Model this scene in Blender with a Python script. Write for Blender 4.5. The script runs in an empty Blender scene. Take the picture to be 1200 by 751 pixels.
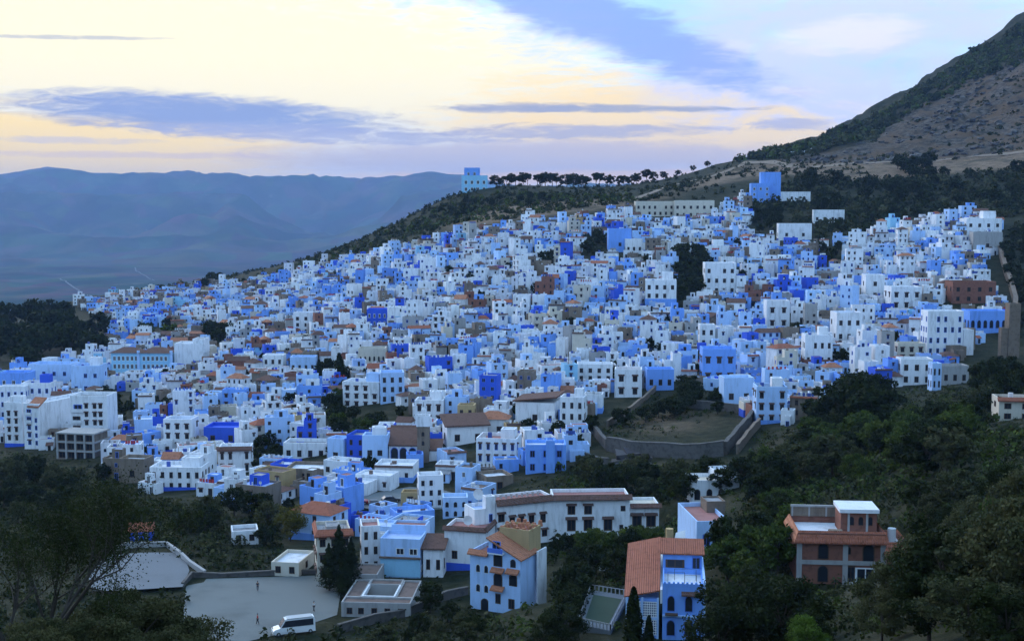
import bpy, math, random
import numpy as np
from mathutils import Vector, Matrix

R = math.radians
random.seed(11)
scene = bpy.context.scene
col = scene.collection

# ------------------------------------------------------------------ camera
F = 1448.0                      # focal length in photo pixels (1200 wide)
CX, CY, HORIZON = 600.0, 375.5, 245.0
PITCH = math.atan((CY - HORIZON) / F)
cam_d = bpy.data.cameras.new('camera')
cam_d.sensor_width = 36.0
cam_d.lens = 36.0 * F / 1200.0
cam_d.clip_start, cam_d.clip_end = 0.5, 60000
cam = bpy.data.objects.new('camera', cam_d)
cam.location = (0, 0, 0)
cam.rotation_euler = (R(90) - PITCH, 0, 0)
col.objects.link(cam)
scene.camera = cam

# ------------------------------------------------------------------ sky and light
SUN_AZ, SUN_EL = R(-42), R(24)         # the broad bright western sky, left of the view axis
world = bpy.data.worlds.new('World')
scene.world = world
world.use_nodes = True
SKY_STRENGTH = 1.0


class NT:
    """small helper to write node graphs as expressions"""
    def __init__(s, tree):
        s.t = tree
        s.t.nodes.clear()

    def n(s, kind, **kw):
        nd = s.t.nodes.new(kind)
        ins = kw.pop('ins', {})
        for k, v in kw.items():
            setattr(nd, k, v)
        for k, v in ins.items():
            s.put(nd.inputs[k], v)
        return nd

    def put(s, sock, v):
        if isinstance(v, bpy.types.NodeSocket):
            s.t.links.new(v, sock)
        else:
            if isinstance(v, tuple) and len(v) == 3 and sock.type == 'RGBA':
                v = v + (1.0,)
            sock.default_value = v

    def m(s, op, a, b=0.0, c=None, clamp=False):
        nd = s.n('ShaderNodeMath', operation=op, use_clamp=clamp)
        s.put(nd.inputs[0], a)
        s.put(nd.inputs[1], b)
        if c is not None:
            s.put(nd.inputs[2], c)
        return nd.outputs[0]

    def step(s, v, lo, hi):
        nd = s.n('ShaderNodeMapRange', interpolation_type='SMOOTHSTEP')
        s.put(nd.inputs[0], v)
        s.put(nd.inputs[1], lo)
        s.put(nd.inputs[2], hi)
        return nd.outputs[0]

    def mix(s, f, a, b, mode='MIX'):
        nd = s.n('ShaderNodeMix', data_type='RGBA', blend_type=mode)
        s.put(nd.inputs[0], f)
        s.put(nd.inputs[6], a)
        s.put(nd.inputs[7], b)
        return nd.outputs[2]

    def noise(s, vec, scale, detail=4, rough=0.55, dist=0.0):
        nd = s.n('ShaderNodeTexNoise')
        if vec is not None:
            s.put(nd.inputs['Vector'], vec)
        nd.inputs['Scale'].default_value = scale
        nd.inputs['Detail'].default_value = detail
        nd.inputs['Roughness'].default_value = rough
        nd.inputs['Distortion'].default_value = dist
        return nd.outputs[0]

    def vec(s, x, y, z):
        nd = s.n('ShaderNodeCombineXYZ')
        for k, v in enumerate((x, y, z)):
            s.put(nd.inputs[k], v)
        return nd.outputs[0]


def build_sky():
    g = NT(world.node_tree)
    out = g.n('ShaderNodeOutputWorld')
    bg = g.n('ShaderNodeBackground')
    g.t.links.new(bg.outputs[0], out.inputs[0])
    tc = g.n('ShaderNodeTexCoord').outputs['Generated']
    sep = g.n('ShaderNodeSeparateXYZ')
    g.put(sep.inputs[0], tc)
    x, y, z = sep.outputs
    az = g.m('MULTIPLY', g.m('ARCTAN2', x, y), 180 / math.pi)              # degrees, right positive
    el = g.m('MULTIPLY', g.m('ARCSINE', z), 180 / math.pi)
    # clear air behind the clouds
    sky = g.n('ShaderNodeTexSky', sky_type='NISHITA', sun_disc=False)
    sky.sun_elevation = SUN_EL
    sky.sun_rotation = SUN_AZ
    sky.dust_density = 2.0
    clear = g.mix(1.0, sky.outputs[0], (0.10, 0.10, 0.115), 'MULTIPLY')
    # cloud-layer coordinates: directions cast onto a flat layer, so that bands flatten towards the horizon
    zz = g.m('MAXIMUM', g.m('ADD', z, 0.035), 0.02)
    lay = g.vec(g.m('DIVIDE', x, zz), g.m('DIVIDE', y, zz), 0.0)
    n_mid = g.noise(lay, 0.9, 4, 0.6, 0.4)
    ang = g.vec(g.m('MULTIPLY', az, 0.12), g.m('MULTIPLY', el, 0.9), 3.0)
    n_ang = g.noise(ang, 1.0, 4, 0.62, 0.5)
    ang2 = g.vec(g.m('MULTIPLY', az, 0.3), g.m('MULTIPLY', el, 0.55), 9.0)
    n_puff = g.noise(ang2, 1.0, 5, 0.6, 0.8)
    ang3 = g.vec(g.m('MULTIPLY', az, 0.55), g.m('MULTIPLY', el, 3.2), 17.0)
    n_fine = g.m('SUBTRACT', g.noise(ang3, 1.0, 5, 0.7, 0.6), 0.5)
    nw = g.m('SUBTRACT', n_ang, 0.5)
    np_ = g.m('SUBTRACT', n_puff, 0.5)
    # high veil, lavender blue, goes on over the whole dome
    veil = g.mix(g.step(n_mid, 0.35, 0.7), (0.34, 0.62, 1.02), (0.54, 0.82, 1.12))
    c = g.mix(0.86, clear, veil)

    def blob(a0, e0, sa, se, tilt=0.0, warp=2.0, src=None, fine=1.5):
        """soft elongated patch of the layer around azimuth a0, elevation e0"""
        da = g.m('SUBTRACT', az, a0)
        de = g.m('SUBTRACT', g.m('SUBTRACT', el, e0), g.m('MULTIPLY', da, tilt))
        de = g.m('ADD', de, g.m('MULTIPLY', nw if src is None else src, warp * se))
        q = g.m('ADD', g.m('POWER', g.m('ABSOLUTE', g.m('DIVIDE', da, sa)), 2.0),
                g.m('POWER', g.m('ABSOLUTE', g.m('DIVIDE', de, se)), 2.0))
        return g.m('ADD', q, g.m('MULTIPLY', n_fine, fine))

    # pale band low over the horizon, going round
    low = g.step(el, 7.0, 1.0)
    west = g.step(g.m('ABSOLUTE', g.m('ADD', az, 4.0)), 75.0, 20.0)
    c = g.mix(g.m('MULTIPLY', low, 0.75), c, g.mix(west, (0.45, 0.66, 0.92), (0.78, 0.62, 0.46)))
    # the bright western veil
    q = blob(-15.0, 6.6, 22.0, 4.4, -0.05, 0.9, np_)
    c = g.mix(g.step(q, 1.35, 0.35), c, (0.88, 0.80, 0.55))
    # yellow light between the clouds, low
    q = blob(-20.0, 2.7, 12.0, 1.7, -0.03, 1.3)
    c = g.mix(g.m('MULTIPLY', g.step(q, 1.2, 0.3), 0.9), c, (1.0, 0.72, 0.20))
    q = blob(7.0, 4.0, 11.0, 2.3, 0.0, 1.4)
    c = g.mix(g.m('MULTIPLY', g.step(q, 1.3, 0.2), 0.8), c, (0.92, 0.67, 0.27))
    # right side: bluish cloud with pale puffs
    q = blob(14.5, 7.0, 9.0, 3.6, 0.05, 1.4, np_)
    c = g.mix(g.m('MULTIPLY', g.step(q, 1.3, 0.3), g.step(n_puff, 0.12, 0.6)), c, (0.52, 0.58, 0.84))
    q = blob(9.2, 6.7, 1.8, 0.9, 0.2, 1.6, np_)
    c = g.mix(g.m('MULTIPLY', g.step(q, 1.2, 0.1), 0.6), c, (0.72, 0.68, 0.62))
    q = blob(15.0, 7.6, 3.4, 0.9, 0.05, 1.6, np_)
    c = g.mix(g.m('MULTIPLY', g.step(q, 1.2, 0.1), 0.6), c, (0.76, 0.72, 0.68))
    q = blob(3.5, 8.6, 9.0, 1.5, -0.36, 1.2, np_)
    c = g.mix(g.m('MULTIPLY', g.step(q, 1.3, 0.25), 0.9), c, (0.22, 0.33, 0.74))
    # pinkish grey haze of cloud at the horizon
    q = blob(2.0, 2.3, 16.0, 0.9, 0.0, 0.9)
    c = g.mix(g.m('MULTIPLY', g.step(q, 1.2, 0.2), 0.85), c, (0.50, 0.44, 0.47))
    q = blob(3.0, 1.45, 12.0, 0.35, 0.0, 1.6)
    c = g.mix(g.m('MULTIPLY', g.step(q, 1.2, 0.2), 0.7), c, (0.85, 0.55, 0.30))
    # blue grey cloud bars
    for a0, e0, sa, se, ti, wp, k, cc in (
            (-13.8, 4.15, 9.2, 0.95, -0.045, 0.8, 0.95, (0.20, 0.27, 0.50)),
            (-9.0, 3.35, 9.0, 0.45, -0.02, 1.2, 0.8, (0.34, 0.36, 0.52)),
            (-19.5, 2.95, 3.6, 0.16, 0.0, 1.5, 0.6, (0.55, 0.50, 0.52)),
            (-17.0, 2.35, 7.0, 0.16, 0.0, 1.8, 0.6, (0.66, 0.50, 0.42)),
            (-19.5, 7.3, 4.4, 0.10, 0.025, 1.0, 0.75, (0.40, 0.42, 0.46)),
            (4.0, 4.55, 7.2, 0.20, -0.01, 1.2, 0.85, (0.26, 0.29, 0.40)),
            (0.5, 4.62, 4.0, 0.26, 0.0, 1.2, 0.7, (0.30, 0.32, 0.43)),
            (3.0, 3.5, 7.4, 0.36, 0.0, 1.8, 0.85, (0.36, 0.36, 0.47)),
            (12.6, 3.75, 1.9, 0.28, 0.0, 1.6, 0.8, (0.36, 0.38, 0.54)),
            (-16.0, 10.1, 10.0, 0.55, 0.02, 1.6, 0.85, (0.28, 0.34, 0.52)),
    ):
        q = blob(a0, e0, sa, se, ti, wp, None, 2.0 if sa > 9 else 3.2)
        c = g.mix(g.m('MULTIPLY', g.step(q, 1.3, 0.1), k), c, cc)
    g.put(bg.inputs[0], c)
    bg.inputs[1].default_value = SKY_STRENGTH


build_sky()
world.cycles.sampling_method = 'MANUAL'
world.cycles.sample_map_resolution = 256
sun_d = bpy.data.lights.new('sun', 'SUN')
sun_d.energy = 1.2
sun_d.angle = R(50)
sun_d.color = (1.0, 0.94, 0.88)
sun = bpy.data.objects.new('sun', sun_d)
col.objects.link(sun)
sd = Vector((math.sin(SUN_AZ) * math.cos(SUN_EL), math.cos(SUN_AZ) * math.cos(SUN_EL), math.sin(SUN_EL)))
sun.rotation_euler = sd.to_track_quat('Z', 'Y').to_euler()
sun.location = (-300, 600, 400)

vs = scene.view_settings
vs.view_transform = 'Standard'
vs.look = 'None'
vs.exposure = 0.6
vs.gamma = 1.0
vs.use_curve_mapping = False
cy = scene.cycles
cy.use_denoising = True
cy.max_bounces = 3
cy.diffuse_bounces = 2
cy.glossy_bounces = 2
cy.transmission_bounces = 2
cy.volume_bounces = 0
cy.transparent_max_bounces = 6
cy.use_adaptive_sampling = True
cy.adaptive_threshold = 0.03

# ------------------------------------------------------------------ pixel <-> place helpers
CP, SP = math.cos(PITCH), math.sin(PITCH)


def ray(px, py):
    """direction of a photo pixel, scaled so that y = 1"""
    a, b = (px - CX) / F, (CY - py) / F
    dx, dy, dz = a, CP + b * SP, -SP + b * CP
    return dx / dy, dz / dy


def at(px, py, Y):
    dx, dz = ray(px, py)
    return (dx * Y, Y, dz * Y)


def proj(x, y, z):
    fy = y * CP - z * SP
    uz = y * SP + z * CP
    if fy < 1:
        fy = 1
    return CX + F * x / fy, CY - F * uz / fy


# ------------------------------------------------------------------ terrain heights
CTRL = [  # photo pixel of the ground and its distance, judged from house and window sizes
    (600, 751, 165), (600, 690, 200), (600, 620, 245), (600, 560, 290), (600, 500, 345), (600, 450, 410), (600, 400, 480),
    (600, 350, 560), (600, 300, 660), (600, 262, 760),
    (450, 740, 185), (450, 650, 245), (450, 560, 305), (450, 500, 365), (450, 450, 430), (450, 380, 560), (450, 330, 690),
    (450, 295, 830), (300, 735, 195), (300, 640, 246), (300, 560, 330), (300, 500, 395), (300, 450, 480), (300, 390, 640), (300, 345, 850),
    (150, 700, 213), (150, 640, 245), (150, 575, 320), (150, 500, 425), (150, 440, 560), (150, 400, 720), (150, 365, 920), (150, 343, 1080),
    (60, 360, 950), (0, 385, 800), (0, 430, 600), (40, 530, 390), (0, 600, 300), (0, 660, 255), (60, 620, 275),
    (230, 332, 1080), (300, 322, 1130), (370, 300, 1080), (440, 277, 1040), (500, 246, 1010), (540, 226, 985), (560, 222, 970),
    (620, 224, 930), (700, 226, 930), (760, 222, 960), (800, 210, 1010), (850, 192, 1090), (880, 187, 1150), (940, 170, 1260), (1000, 146, 1370),
    (1060, 112, 1460), (1120, 75, 1530), (1200, 25, 1620),
    (1050, 190, 960), (1120, 186, 930), (1200, 180, 900), (940, 196, 990), (1000, 190, 970), (1120, 130, 1180), (1200, 110, 1150), (1060, 150, 1180),
    (500, 265, 900), (560, 250, 850), (660, 240, 830), (740, 232, 850), (820, 222, 850), (860, 205, 930),
    (800, 250, 770), (800, 300, 640), (800, 340, 560), (800, 390, 490), (800, 440, 410), (800, 500, 335), (800, 555, 275), (760, 600, 245),
    (700, 660, 205), (720, 751, 148), (800, 740, 142), (850, 640, 185), (850, 590, 225),
    (950, 230, 820), (950, 290, 650), (950, 350, 540), (950, 420, 425), (950, 485, 340), (930, 540, 265), (900, 600, 210),
    (1000, 690, 150), (1000, 620, 182), (1000, 550, 232), (1000, 500, 300), (950, 751, 122),
    (1100, 240, 760), (1100, 290, 620), (1100, 350, 520), (1100, 420, 420), (1100, 455, 370), (1080, 500, 290), (1100, 560, 190),
    (1100, 640, 130), (1100, 720, 92), (1050, 751, 90),
    (1200, 250, 700), (1200, 320, 570), (1190, 400, 445), (1200, 450, 330), (1200, 500, 225), (1200, 560, 150), (1200, 640, 95), (1200, 730, 62),
]
WORLD_CTRL = [(-60, -60, 0), (0, -60, 2), (80, -60, 2), (0, 0, -2.2), (-40, 0, -4), (40, 0, -4), (-22, 45, -16.5), (-14, 45, -17), (0, 50, -25), (14, 45, -23),
              (-60, 60, -24), (-50, 100, -40), (-20, 100, -41), (20, 100, -41), (-120, 100, -42), (-120, 160, -64), (-60, 160, -64), (40, 40, -14), (70, 60, -16), (140, 120, -14), (180, 200, -28), (110, 150, -26),
              (-700, 900, -180), (-780, 600, -150), (-900, 1400, -440), (-500, 1500, -400), (-250, 1500, -300), (0, 1500, -110), (200, 1750, -60),
              (-300, 1250, -130), (-60, 1150, -10), (60, 1150, 0), (350, 1700, 20), (500, 1900, 60), (700, 1900, 120), (900, 1500, 330), (900, 1000, 200),
              (600, 700, 50), (500, 450, 10), (350, 300, -25), (-450, 300, -80), (-450, 150, -70), (-300, 30, -40), (900, 300, 60), (900, -60, 40), (-900, -60, -60), (-900, 300, -110)]
_pts = np.array([at(*c) for c in CTRL] + WORLD_CTRL, float)


def _U(r2):
    return np.where(r2 > 1e-9, 0.5 * r2 * np.log(r2 + 1e-12), 0.0)


_P = _pts[:, :2] / 500.0
_n = len(_P)
_K = _U(((_P[:, None] - _P[None]) ** 2).sum(-1)) + np.eye(_n) * 0.0015
_A = np.zeros((_n + 3, _n + 3))
_A[:_n, :_n] = _K
_A[:_n, _n] = 1
_A[:_n, _n + 1:] = _P
_A[_n:, :_n] = _A[:_n, _n:].T
_w = np.linalg.solve(_A, np.concatenate([_pts[:, 2], np.zeros(3)]))


def vnoise(x, y, seed=0):
    """smooth value noise, -1..1"""
    xi, yi = np.floor(x).astype(np.int64), np.floor(y).astype(np.int64)
    fx, fy = x - xi, y - yi
    fx, fy = fx * fx * (3 - 2 * fx), fy * fy * (3 - 2 * fy)

    def h(a, b):
        k = (a * 374761393 + b * 668265263 + seed * 974711) & 0x7fffffff
        k = ((k ^ (k >> 13)) * 1274126177) & 0x7fffffff
        return ((k ^ (k >> 16)) & 0xffff) / 32767.5 - 1.0
    return (h(xi, yi) * (1 - fx) + h(xi + 1, yi) * fx) * (1 - fy) + (h(xi, yi + 1) * (1 - fx) + h(xi + 1, yi + 1) * fx) * fy


def fbm(x, y, oct=4, seed=0):
    s, a, t = 0, 1.0, 0
    for k in range(oct):
        s = s + a * vnoise(x * 2 ** k, y * 2 ** k, seed + k)
        t += a
        a *= 0.5
    return s / t


GX0, GX1, GY0, GY1, GS = -900.0, 900.0, -60.0, 1900.0, 6.0
gx = np.arange(GX0, GX1 + 1, GS)
gy = np.arange(GY0, GY1 + 1, GS)
XX, YY = np.meshgrid(gx, gy)
_q = np.stack([XX.ravel(), YY.ravel()], 1) / 500.0
ZZ = np.empty(len(_q))
for s0 in range(0, len(_q), 8000):
    blk = _q[s0:s0 + 8000]
    ZZ[s0:s0 + 8000] = _U(((blk[:, None] - _P[None]) ** 2).sum(-1)) @ _w[:_n] + _w[_n] + blk @ _w[_n + 1:]
ZZ = ZZ.reshape(XX.shape)
rock = np.clip((YY - 850) / 250, 0, 1) * np.clip((XX - 150) / 200, 0, 1)
ZZ += fbm(XX / 40, YY / 40, 3, 5) * (0.5 + 8.0 * rock) + np.abs(fbm(XX / 22, YY / 22, 3, 9)) * 9.0 * rock
ZZ = np.maximum(ZZ, -430)


def in_poly(poly, x, y):
    x, y = np.asarray(x, float), np.asarray(y, float)
    r = np.zeros(x.shape, bool)
    n = len(poly)
    for i in range(n):
        x1, y1 = poly[i]
        x2, y2 = poly[(i + 1) % n]
        if y1 == y2:
            continue
        c = ((y1 > y) != (y2 > y)) & (x < (x2 - x1) * (y - y1) / (y2 - y1) + x1)
        r ^= c
    return r


def flatten(cx, cy, rx, ry, z, soft=14.0, rot=0.0):
    """level a pad in the terrain"""
    c, s = math.cos(-rot), math.sin(-rot)
    lx, ly = (XX - cx) * c - (YY - cy) * s, (XX - cx) * s + (YY - cy) * c
    d = np.maximum(np.abs(lx) - rx, np.abs(ly) - ry)
    k = np.clip(1 - d / soft, 0, 1)
    k = k * k * (3 - 2 * k)
    ZZ[:] = ZZ * (1 - k) + z * k


def gz(x, y):
    i = min(max((x - GX0) / GS, 0), len(gx) - 1.001)
    j = min(max((y - GY0) / GS, 0), len(gy) - 1.001)
    a, b = int(i), int(j)
    u, v = i - a, j - b
    return float((ZZ[b, a] * (1 - u) + ZZ[b, a + 1] * u) * (1 - v) + (ZZ[b + 1, a] * (1 - u) + ZZ[b + 1, a + 1] * u) * v)


def hit(px, py, y0=20.0, y1=1880.0):
    """where the ray of a photo pixel meets the ground"""
    dx, dz = ray(px, py)
    y = y0
    while y < y1:
        if dz * y < gz(dx * y, y):
            lo, hi = y - max(2.0, y * 0.004), y
            for _ in range(18):
                m = 0.5 * (lo + hi)
                if dz * m < gz(dx * m, m):
                    hi = m
                else:
                    lo = m
            return (dx * hi, hi, gz(dx * hi, hi))
        y += max(2.0, y * 0.004)
    return (dx * y1, y1, gz(dx * y1, y1))


# level pads: the sports ground on the valley floor and the small square with parked cars
PITCH_Z = -66.5
flatten(-50, 215, 34, 26, PITCH_Z, 16)
flatten(-100, 235, 36, 12, PITCH_Z + 0.6, 12)
_sq = hit(470, 583)
flatten(_sq[0], _sq[1], 16, 9, _sq[2], 12)
for _px, _py, _rx, _ry, _ox, _oy in ((934, 683, 11, 9, 6, 3), (551, 712, 8, 6, 5, 3), (733, 746, 8, 9, 5, 6), (648, 634, 22, 5, 4, 3)):
    _b = hit(_px, _py)
    flatten(_b[0] + _ox, _b[1] + _oy, _rx, _ry, _b[2] - 0.2, 9)

# ------------------------------------------------------------------ materials
MATS = {}


def mat(name, rgb, rough=0.85, var=0.12, scale=0.6, dark=0.7, bump=0.0, bscale=8.0, streak=False, island=0.10, second=None, metal=0.0, spec=0.25):
    m = bpy.data.materials.new(name)
    m.use_nodes = True
    g = NT(m.node_tree)
    out = g.n('ShaderNodeOutputMaterial')
    b = g.n('ShaderNodeBsdfPrincipled')
    g.t.links.new(b.outputs[0], out.inputs[0])
    geo = g.n('ShaderNodeNewGeometry')
    pos = geo.outputs['Position']
    if streak:
        mp = g.n('ShaderNodeVectorMath', operation='MULTIPLY')
        g.put(mp.inputs[0], pos)
        mp.inputs[1].default_value = (1.6, 1.6, 0.35)
        pos = mp.outputs[0]
    n = g.noise(pos, scale, 5, 0.6)
    c2 = second or tuple(v * dark for v in rgb)
    c = g.mix(g.m('MULTIPLY', g.step(n, 0.45, 0.75), min(1.0, var * 5)), rgb, c2)
    if island:
        isl = geo.outputs['Random Per Island']
        c = g.mix(1.0, c, g.mix(isl, (1 - island * 1.5,) * 2 + (1 - island,), (1 + island * 0.7,) * 3), 'MULTIPLY')
    g.put(b.inputs['Base Color'], c)
    b.inputs['Roughness'].default_value = rough
    b.inputs['Metallic'].default_value = metal
    b.inputs['Specular IOR Level'].default_value = spec
    if bump:
        bn = g.n('ShaderNodeBump')
        bn.inputs['Strength'].default_value = bump
        bn.inputs['Distance'].default_value = 0.1
        g.put(bn.inputs['Height'], g.noise(geo.outputs['Position'], bscale, 4, 0.6))
        g.put(b.inputs['Normal'], bn.outputs[0])
    MATS[name] = m
    return m


mat('white', (0.80, 0.81, 0.82), streak=True, dark=0.55, var=0.15, island=0.16)
mat('paleblue', (0.44, 0.62, 0.88), streak=True, dark=0.7, var=0.15, island=0.2)
mat('skyblue', (0.19, 0.38, 0.84), streak=True, dark=0.7, var=0.15, island=0.2)
mat('cobalt', (0.04, 0.11, 0.62), streak=True, dark=0.8)
mat('turquoise', (0.30, 0.58, 0.78), streak=True, dark=0.8)
mat('cream', (0.62, 0.56, 0.46), streak=True, dark=0.7)
mat('ochre', (0.45, 0.32, 0.16), streak=True, dark=0.7)
mat('concrete', (0.36, 0.35, 0.34), streak=True, dark=0.6)
mat('rawbrown', (0.22, 0.17, 0.13), streak=True, dark=0.55, var=0.2)
mat('rawbrick', (0.24, 0.10, 0.07), dark=0.6, var=0.2, scale=1.2)
mat('roof_white', (0.72, 0.73, 0.76), dark=0.6, var=0.16)
mat('roof_blue', (0.45, 0.56, 0.82), dark=0.65, var=0.14)
mat('roof_grey', (0.30, 0.30, 0.31), dark=0.55, var=0.2)
mat('roof_brown', (0.17, 0.12, 0.10), dark=0.55, var=0.2)
mat('roof_pink', (0.36, 0.17, 0.15), dark=0.65, var=0.18)
mat('hood', (0.10, 0.06, 0.05), dark=0.7)
mat('frame_white', (0.75, 0.76, 0.78), island=0.05)
mat('frame_blue', (0.10, 0.20, 0.65), island=0.1)
mat('frame_brown', (0.10, 0.06, 0.04), island=0.1)
mat('tank_blue', (0.05, 0.10, 0.35), rough=0.5)
mat('tank_white', (0.6, 0.6, 0.6), rough=0.5)
mat('dish', (0.55, 0.55, 0.55), rough=0.5)
mat('metal_dark', (0.05, 0.05, 0.05), rough=0.5, island=0.0)
mat('wood', (0.12, 0.07, 0.04), rough=0.8)
mat('cloth_red', (0.45, 0.05, 0.05))
mat('cloth_white', (0.75, 0.75, 0.75))
mat('cloth_dark', (0.03, 0.03, 0.05))
mat('skin', (0.35, 0.2, 0.13))
mat('asphalt', (0.17, 0.18, 0.18), dark=0.75, var=0.2, scale=0.25, bump=0.1)
mat('pitchfloor', (0.15, 0.165, 0.16), dark=0.75, var=0.2, scale=0.12, bump=0.05, bscale=3)
mat('palefloor', (0.15, 0.165, 0.18), dark=0.8, var=0.2, scale=0.15)
mat('dirt', (0.24, 0.18, 0.13), dark=0.6, var=0.2, scale=0.4, bump=0.4, bscale=2)
mat('court_green', (0.035, 0.06, 0.035), dark=0.7)
mat('line_white', (0.7, 0.7, 0.7), island=0)
mat('tyre', (0.015, 0.015, 0.015), island=0)
mat('car_white', (0.75, 0.76, 0.78), rough=0.3, island=0, spec=0.5, var=0.03)
mat('car_red', (0.35, 0.03, 0.03), rough=0.3, island=0, spec=0.5)
mat('car_dark', (0.04, 0.045, 0.06), rough=0.3, island=0, spec=0.5)
mat('car_silver', (0.4, 0.42, 0.44), rough=0.35, island=0, spec=0.5)
mat('lamp_glass', (0.6, 0.6, 0.55), rough=0.2, island=0)
mat('bark', (0.05, 0.04, 0.032), dark=0.6, scale=3, bump=0.4)
mat('stone', (0.115, 0.105, 0.095), dark=0.5, var=0.2, scale=0.9, bump=0.9, bscale=1.6, island=0.25)
mat('rock', (0.085, 0.08, 0.075), dark=0.45, var=0.2, scale=0.3, island=0.4, second=(0.07, 0.052, 0.04))
mat('stone_tan', (0.20, 0.15, 0.11), dark=0.55, var=0.2, scale=0.9, bump=0.8, bscale=1.6, island=0.25)


def tile_mat(name, rgb):
    m = mat(name, rgb, dark=0.62, var=0.2, scale=1.3, island=0.1)
    g_t = m.node_tree
    g = NT.__new__(NT)
    g.t = g_t
    b = [n for n in g_t.nodes if n.type == 'BSDF_PRINCIPLED'][0]
    tc = g.n('ShaderNodeTexCoord').outputs['Object']
    w = g.n('ShaderNodeTexWave', bands_direction='X')
    g.put(w.inputs['Vector'], tc)
    w.inputs['Scale'].default_value = 1.1
    w2 = g.n('ShaderNodeTexWave', bands_direction='Y')
    g.put(w2.inputs['Vector'], tc)
    w2.inputs['Scale'].default_value = 0.9
    hgt = g.m('ADD', w.outputs['Fac'], g.m('MULTIPLY', w2.outputs['Fac'], 0.5))
    bn = g.n('ShaderNodeBump')
    bn.inputs['Strength'].default_value = 0.8
    bn.inputs['Distance'].default_value = 0.12
    g.put(bn.inputs['Height'], hgt)
    g.put(b.inputs['Normal'], bn.outputs[0])


tile_mat('tile_red', (0.36, 0.12, 0.07))
tile_mat('tile_terracotta', (0.44, 0.18, 0.10))
tile_mat('tile_brown', (0.16, 0.085, 0.065))


def glass_mat(name, rgb):
    m = bpy.data.materials.new(name)
    m.use_nodes = True
    b = m.node_tree.nodes['Principled BSDF']
    b.inputs['Base Color'].default_value = rgb + (1,)
    b.inputs['Roughness'].default_value = 0.25
    b.inputs['Specular IOR Level'].default_value = 0.35
    MATS[name] = m


glass_mat('pane', (0.018, 0.022, 0.032))
glass_mat('pane_blue', (0.02, 0.04, 0.16))


def leaf_mat(name, a, b2):
    m = bpy.data.materials.new(name)
    m.use_nodes = True
    g = NT(m.node_tree)
    out = g.n('ShaderNodeOutputMaterial')
    d = g.n('ShaderNodeBsdfPrincipled')
    d.inputs['Roughness'].default_value = 0.7
    d.inputs['Specular IOR Level'].default_value = 0.08
    geo = g.n('ShaderNodeNewGeometry')
    oi = g.n('ShaderNodeObjectInfo')
    c = g.mix(g.step(g.noise(geo.outputs['Position'], 0.5, 3), 0.35, 0.65), a, b2)
    c = g.mix(1.0, c, g.mix(geo.outputs['Random Per Island'], (0.65,) * 3, (1.3,) * 3), 'MULTIPLY')
    c = g.mix(1.0, c, g.mix(oi.outputs['Random'], (0.8, 0.85, 0.8), (1.2, 1.12, 1.0)), 'MULTIPLY')
    g.put(d.inputs['Base Color'], c)
    t = g.n('ShaderNodeBsdfTranslucent')
    g.put(t.inputs[0], c)
    mx = g.n('ShaderNodeMixShader')
    mx.inputs[0].default_value = 0.25
    g.t.links.new(d.outputs[0], mx.inputs[1])
    g.t.links.new(t.outputs[0], mx.inputs[2])
    g.t.links.new(mx.outputs[0], out.inputs[0])
    MATS[name] = m


leaf_mat('leaf_dark', (0.013, 0.020, 0.006), (0.024, 0.034, 0.010))
leaf_mat('leaf_green', (0.036, 0.060, 0.012), (0.064, 0.088, 0.018))
leaf_mat('leaf_olive', (0.042, 0.049, 0.022), (0.070, 0.073, 0.033))
leaf_mat('leaf_yellow', (0.12, 0.11, 0.028), (0.08, 0.08, 0.02))
leaf_mat('leaf_bright', (0.08, 0.135, 0.02), (0.055, 0.09, 0.016))

# ------------------------------------------------------------------ mesh helpers
def new_mesh(name, verts, faces, mats, idx=None, smooth=False):
    me = bpy.data.meshes.new(name)
    me.from_pydata([tuple(v) for v in verts], [], faces)
    for m in (mats if isinstance(mats, (list, tuple)) else [mats]):
        me.materials.append(MATS[m])
    if idx is not None:
        me.polygons.foreach_set('material_index', np.array(idx, np.int32))
    if smooth:
        me.polygons.foreach_set('use_smooth', np.ones(len(me.polygons), bool))
    me.update()
    return me


def link(name, me, parent=None, loc=(0, 0, 0), rot=(0, 0, 0), scale=(1, 1, 1)):
    o = bpy.data.objects.new(name, me)
    o.location, o.rotation_euler, o.scale = loc, rot, scale
    if parent is not None:
        o.parent = parent
    col.objects.link(o)
    return o


def tag(o, label=None, cat=None, group=None, kind=None):
    if label:
        o['label'] = label
    if cat:
        o['category'] = cat
    if group:
        o['group'] = group
    if kind:
        o['kind'] = kind
    return o


class MB:
    """collects verts / faces of one mesh"""
    def __init__(s):
        s.v, s.f, s.i = [], [], []

    def add(s, verts, faces, mi=0):
        b = len(s.v)
        s.v.extend(verts)
        s.f.extend([tuple(k + b for k in f) for f in faces])
        s.i.extend([mi] * len(faces))

    def box(s, x0, x1, y0, y1, z0, z1, mi=0, tf=None):
        v = [(x, y, z) for z in (z0, z1) for y in (y0, y1) for x in (x0, x1)]
        if tf:
            v = [tf(*p) for p in v]
        s.add(v, BOXF, mi)

    def tube(s, a, b, ra, rb, n=6, mi=0, cap=True):
        a, b = Vector(a), Vector(b)
        d = (b - a).normalized()
        u = d.orthogonal().normalized()
        w = d.cross(u)
        v = []
        for p, r in ((a, ra), (b, rb)):
            for k in range(n):
                t = 2 * math.pi * k / n
                v.append(tuple(p + u * (r * math.cos(t)) + w * (r * math.sin(t))))
        f = [(k, (k + 1) % n, n + (k + 1) % n, n + k) for k in range(n)]
        if cap:
            f += [tuple(range(n - 1, -1, -1)), tuple(range(n, 2 * n))]
        s.add(v, f, mi)

    def build(s, name, mats, parent=None, loc=(0, 0, 0), rot=(0, 0, 0), smooth=False):
        return link(name, new_mesh(name, s.v, s.f, mats, s.i, smooth), parent, loc, rot)


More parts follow.
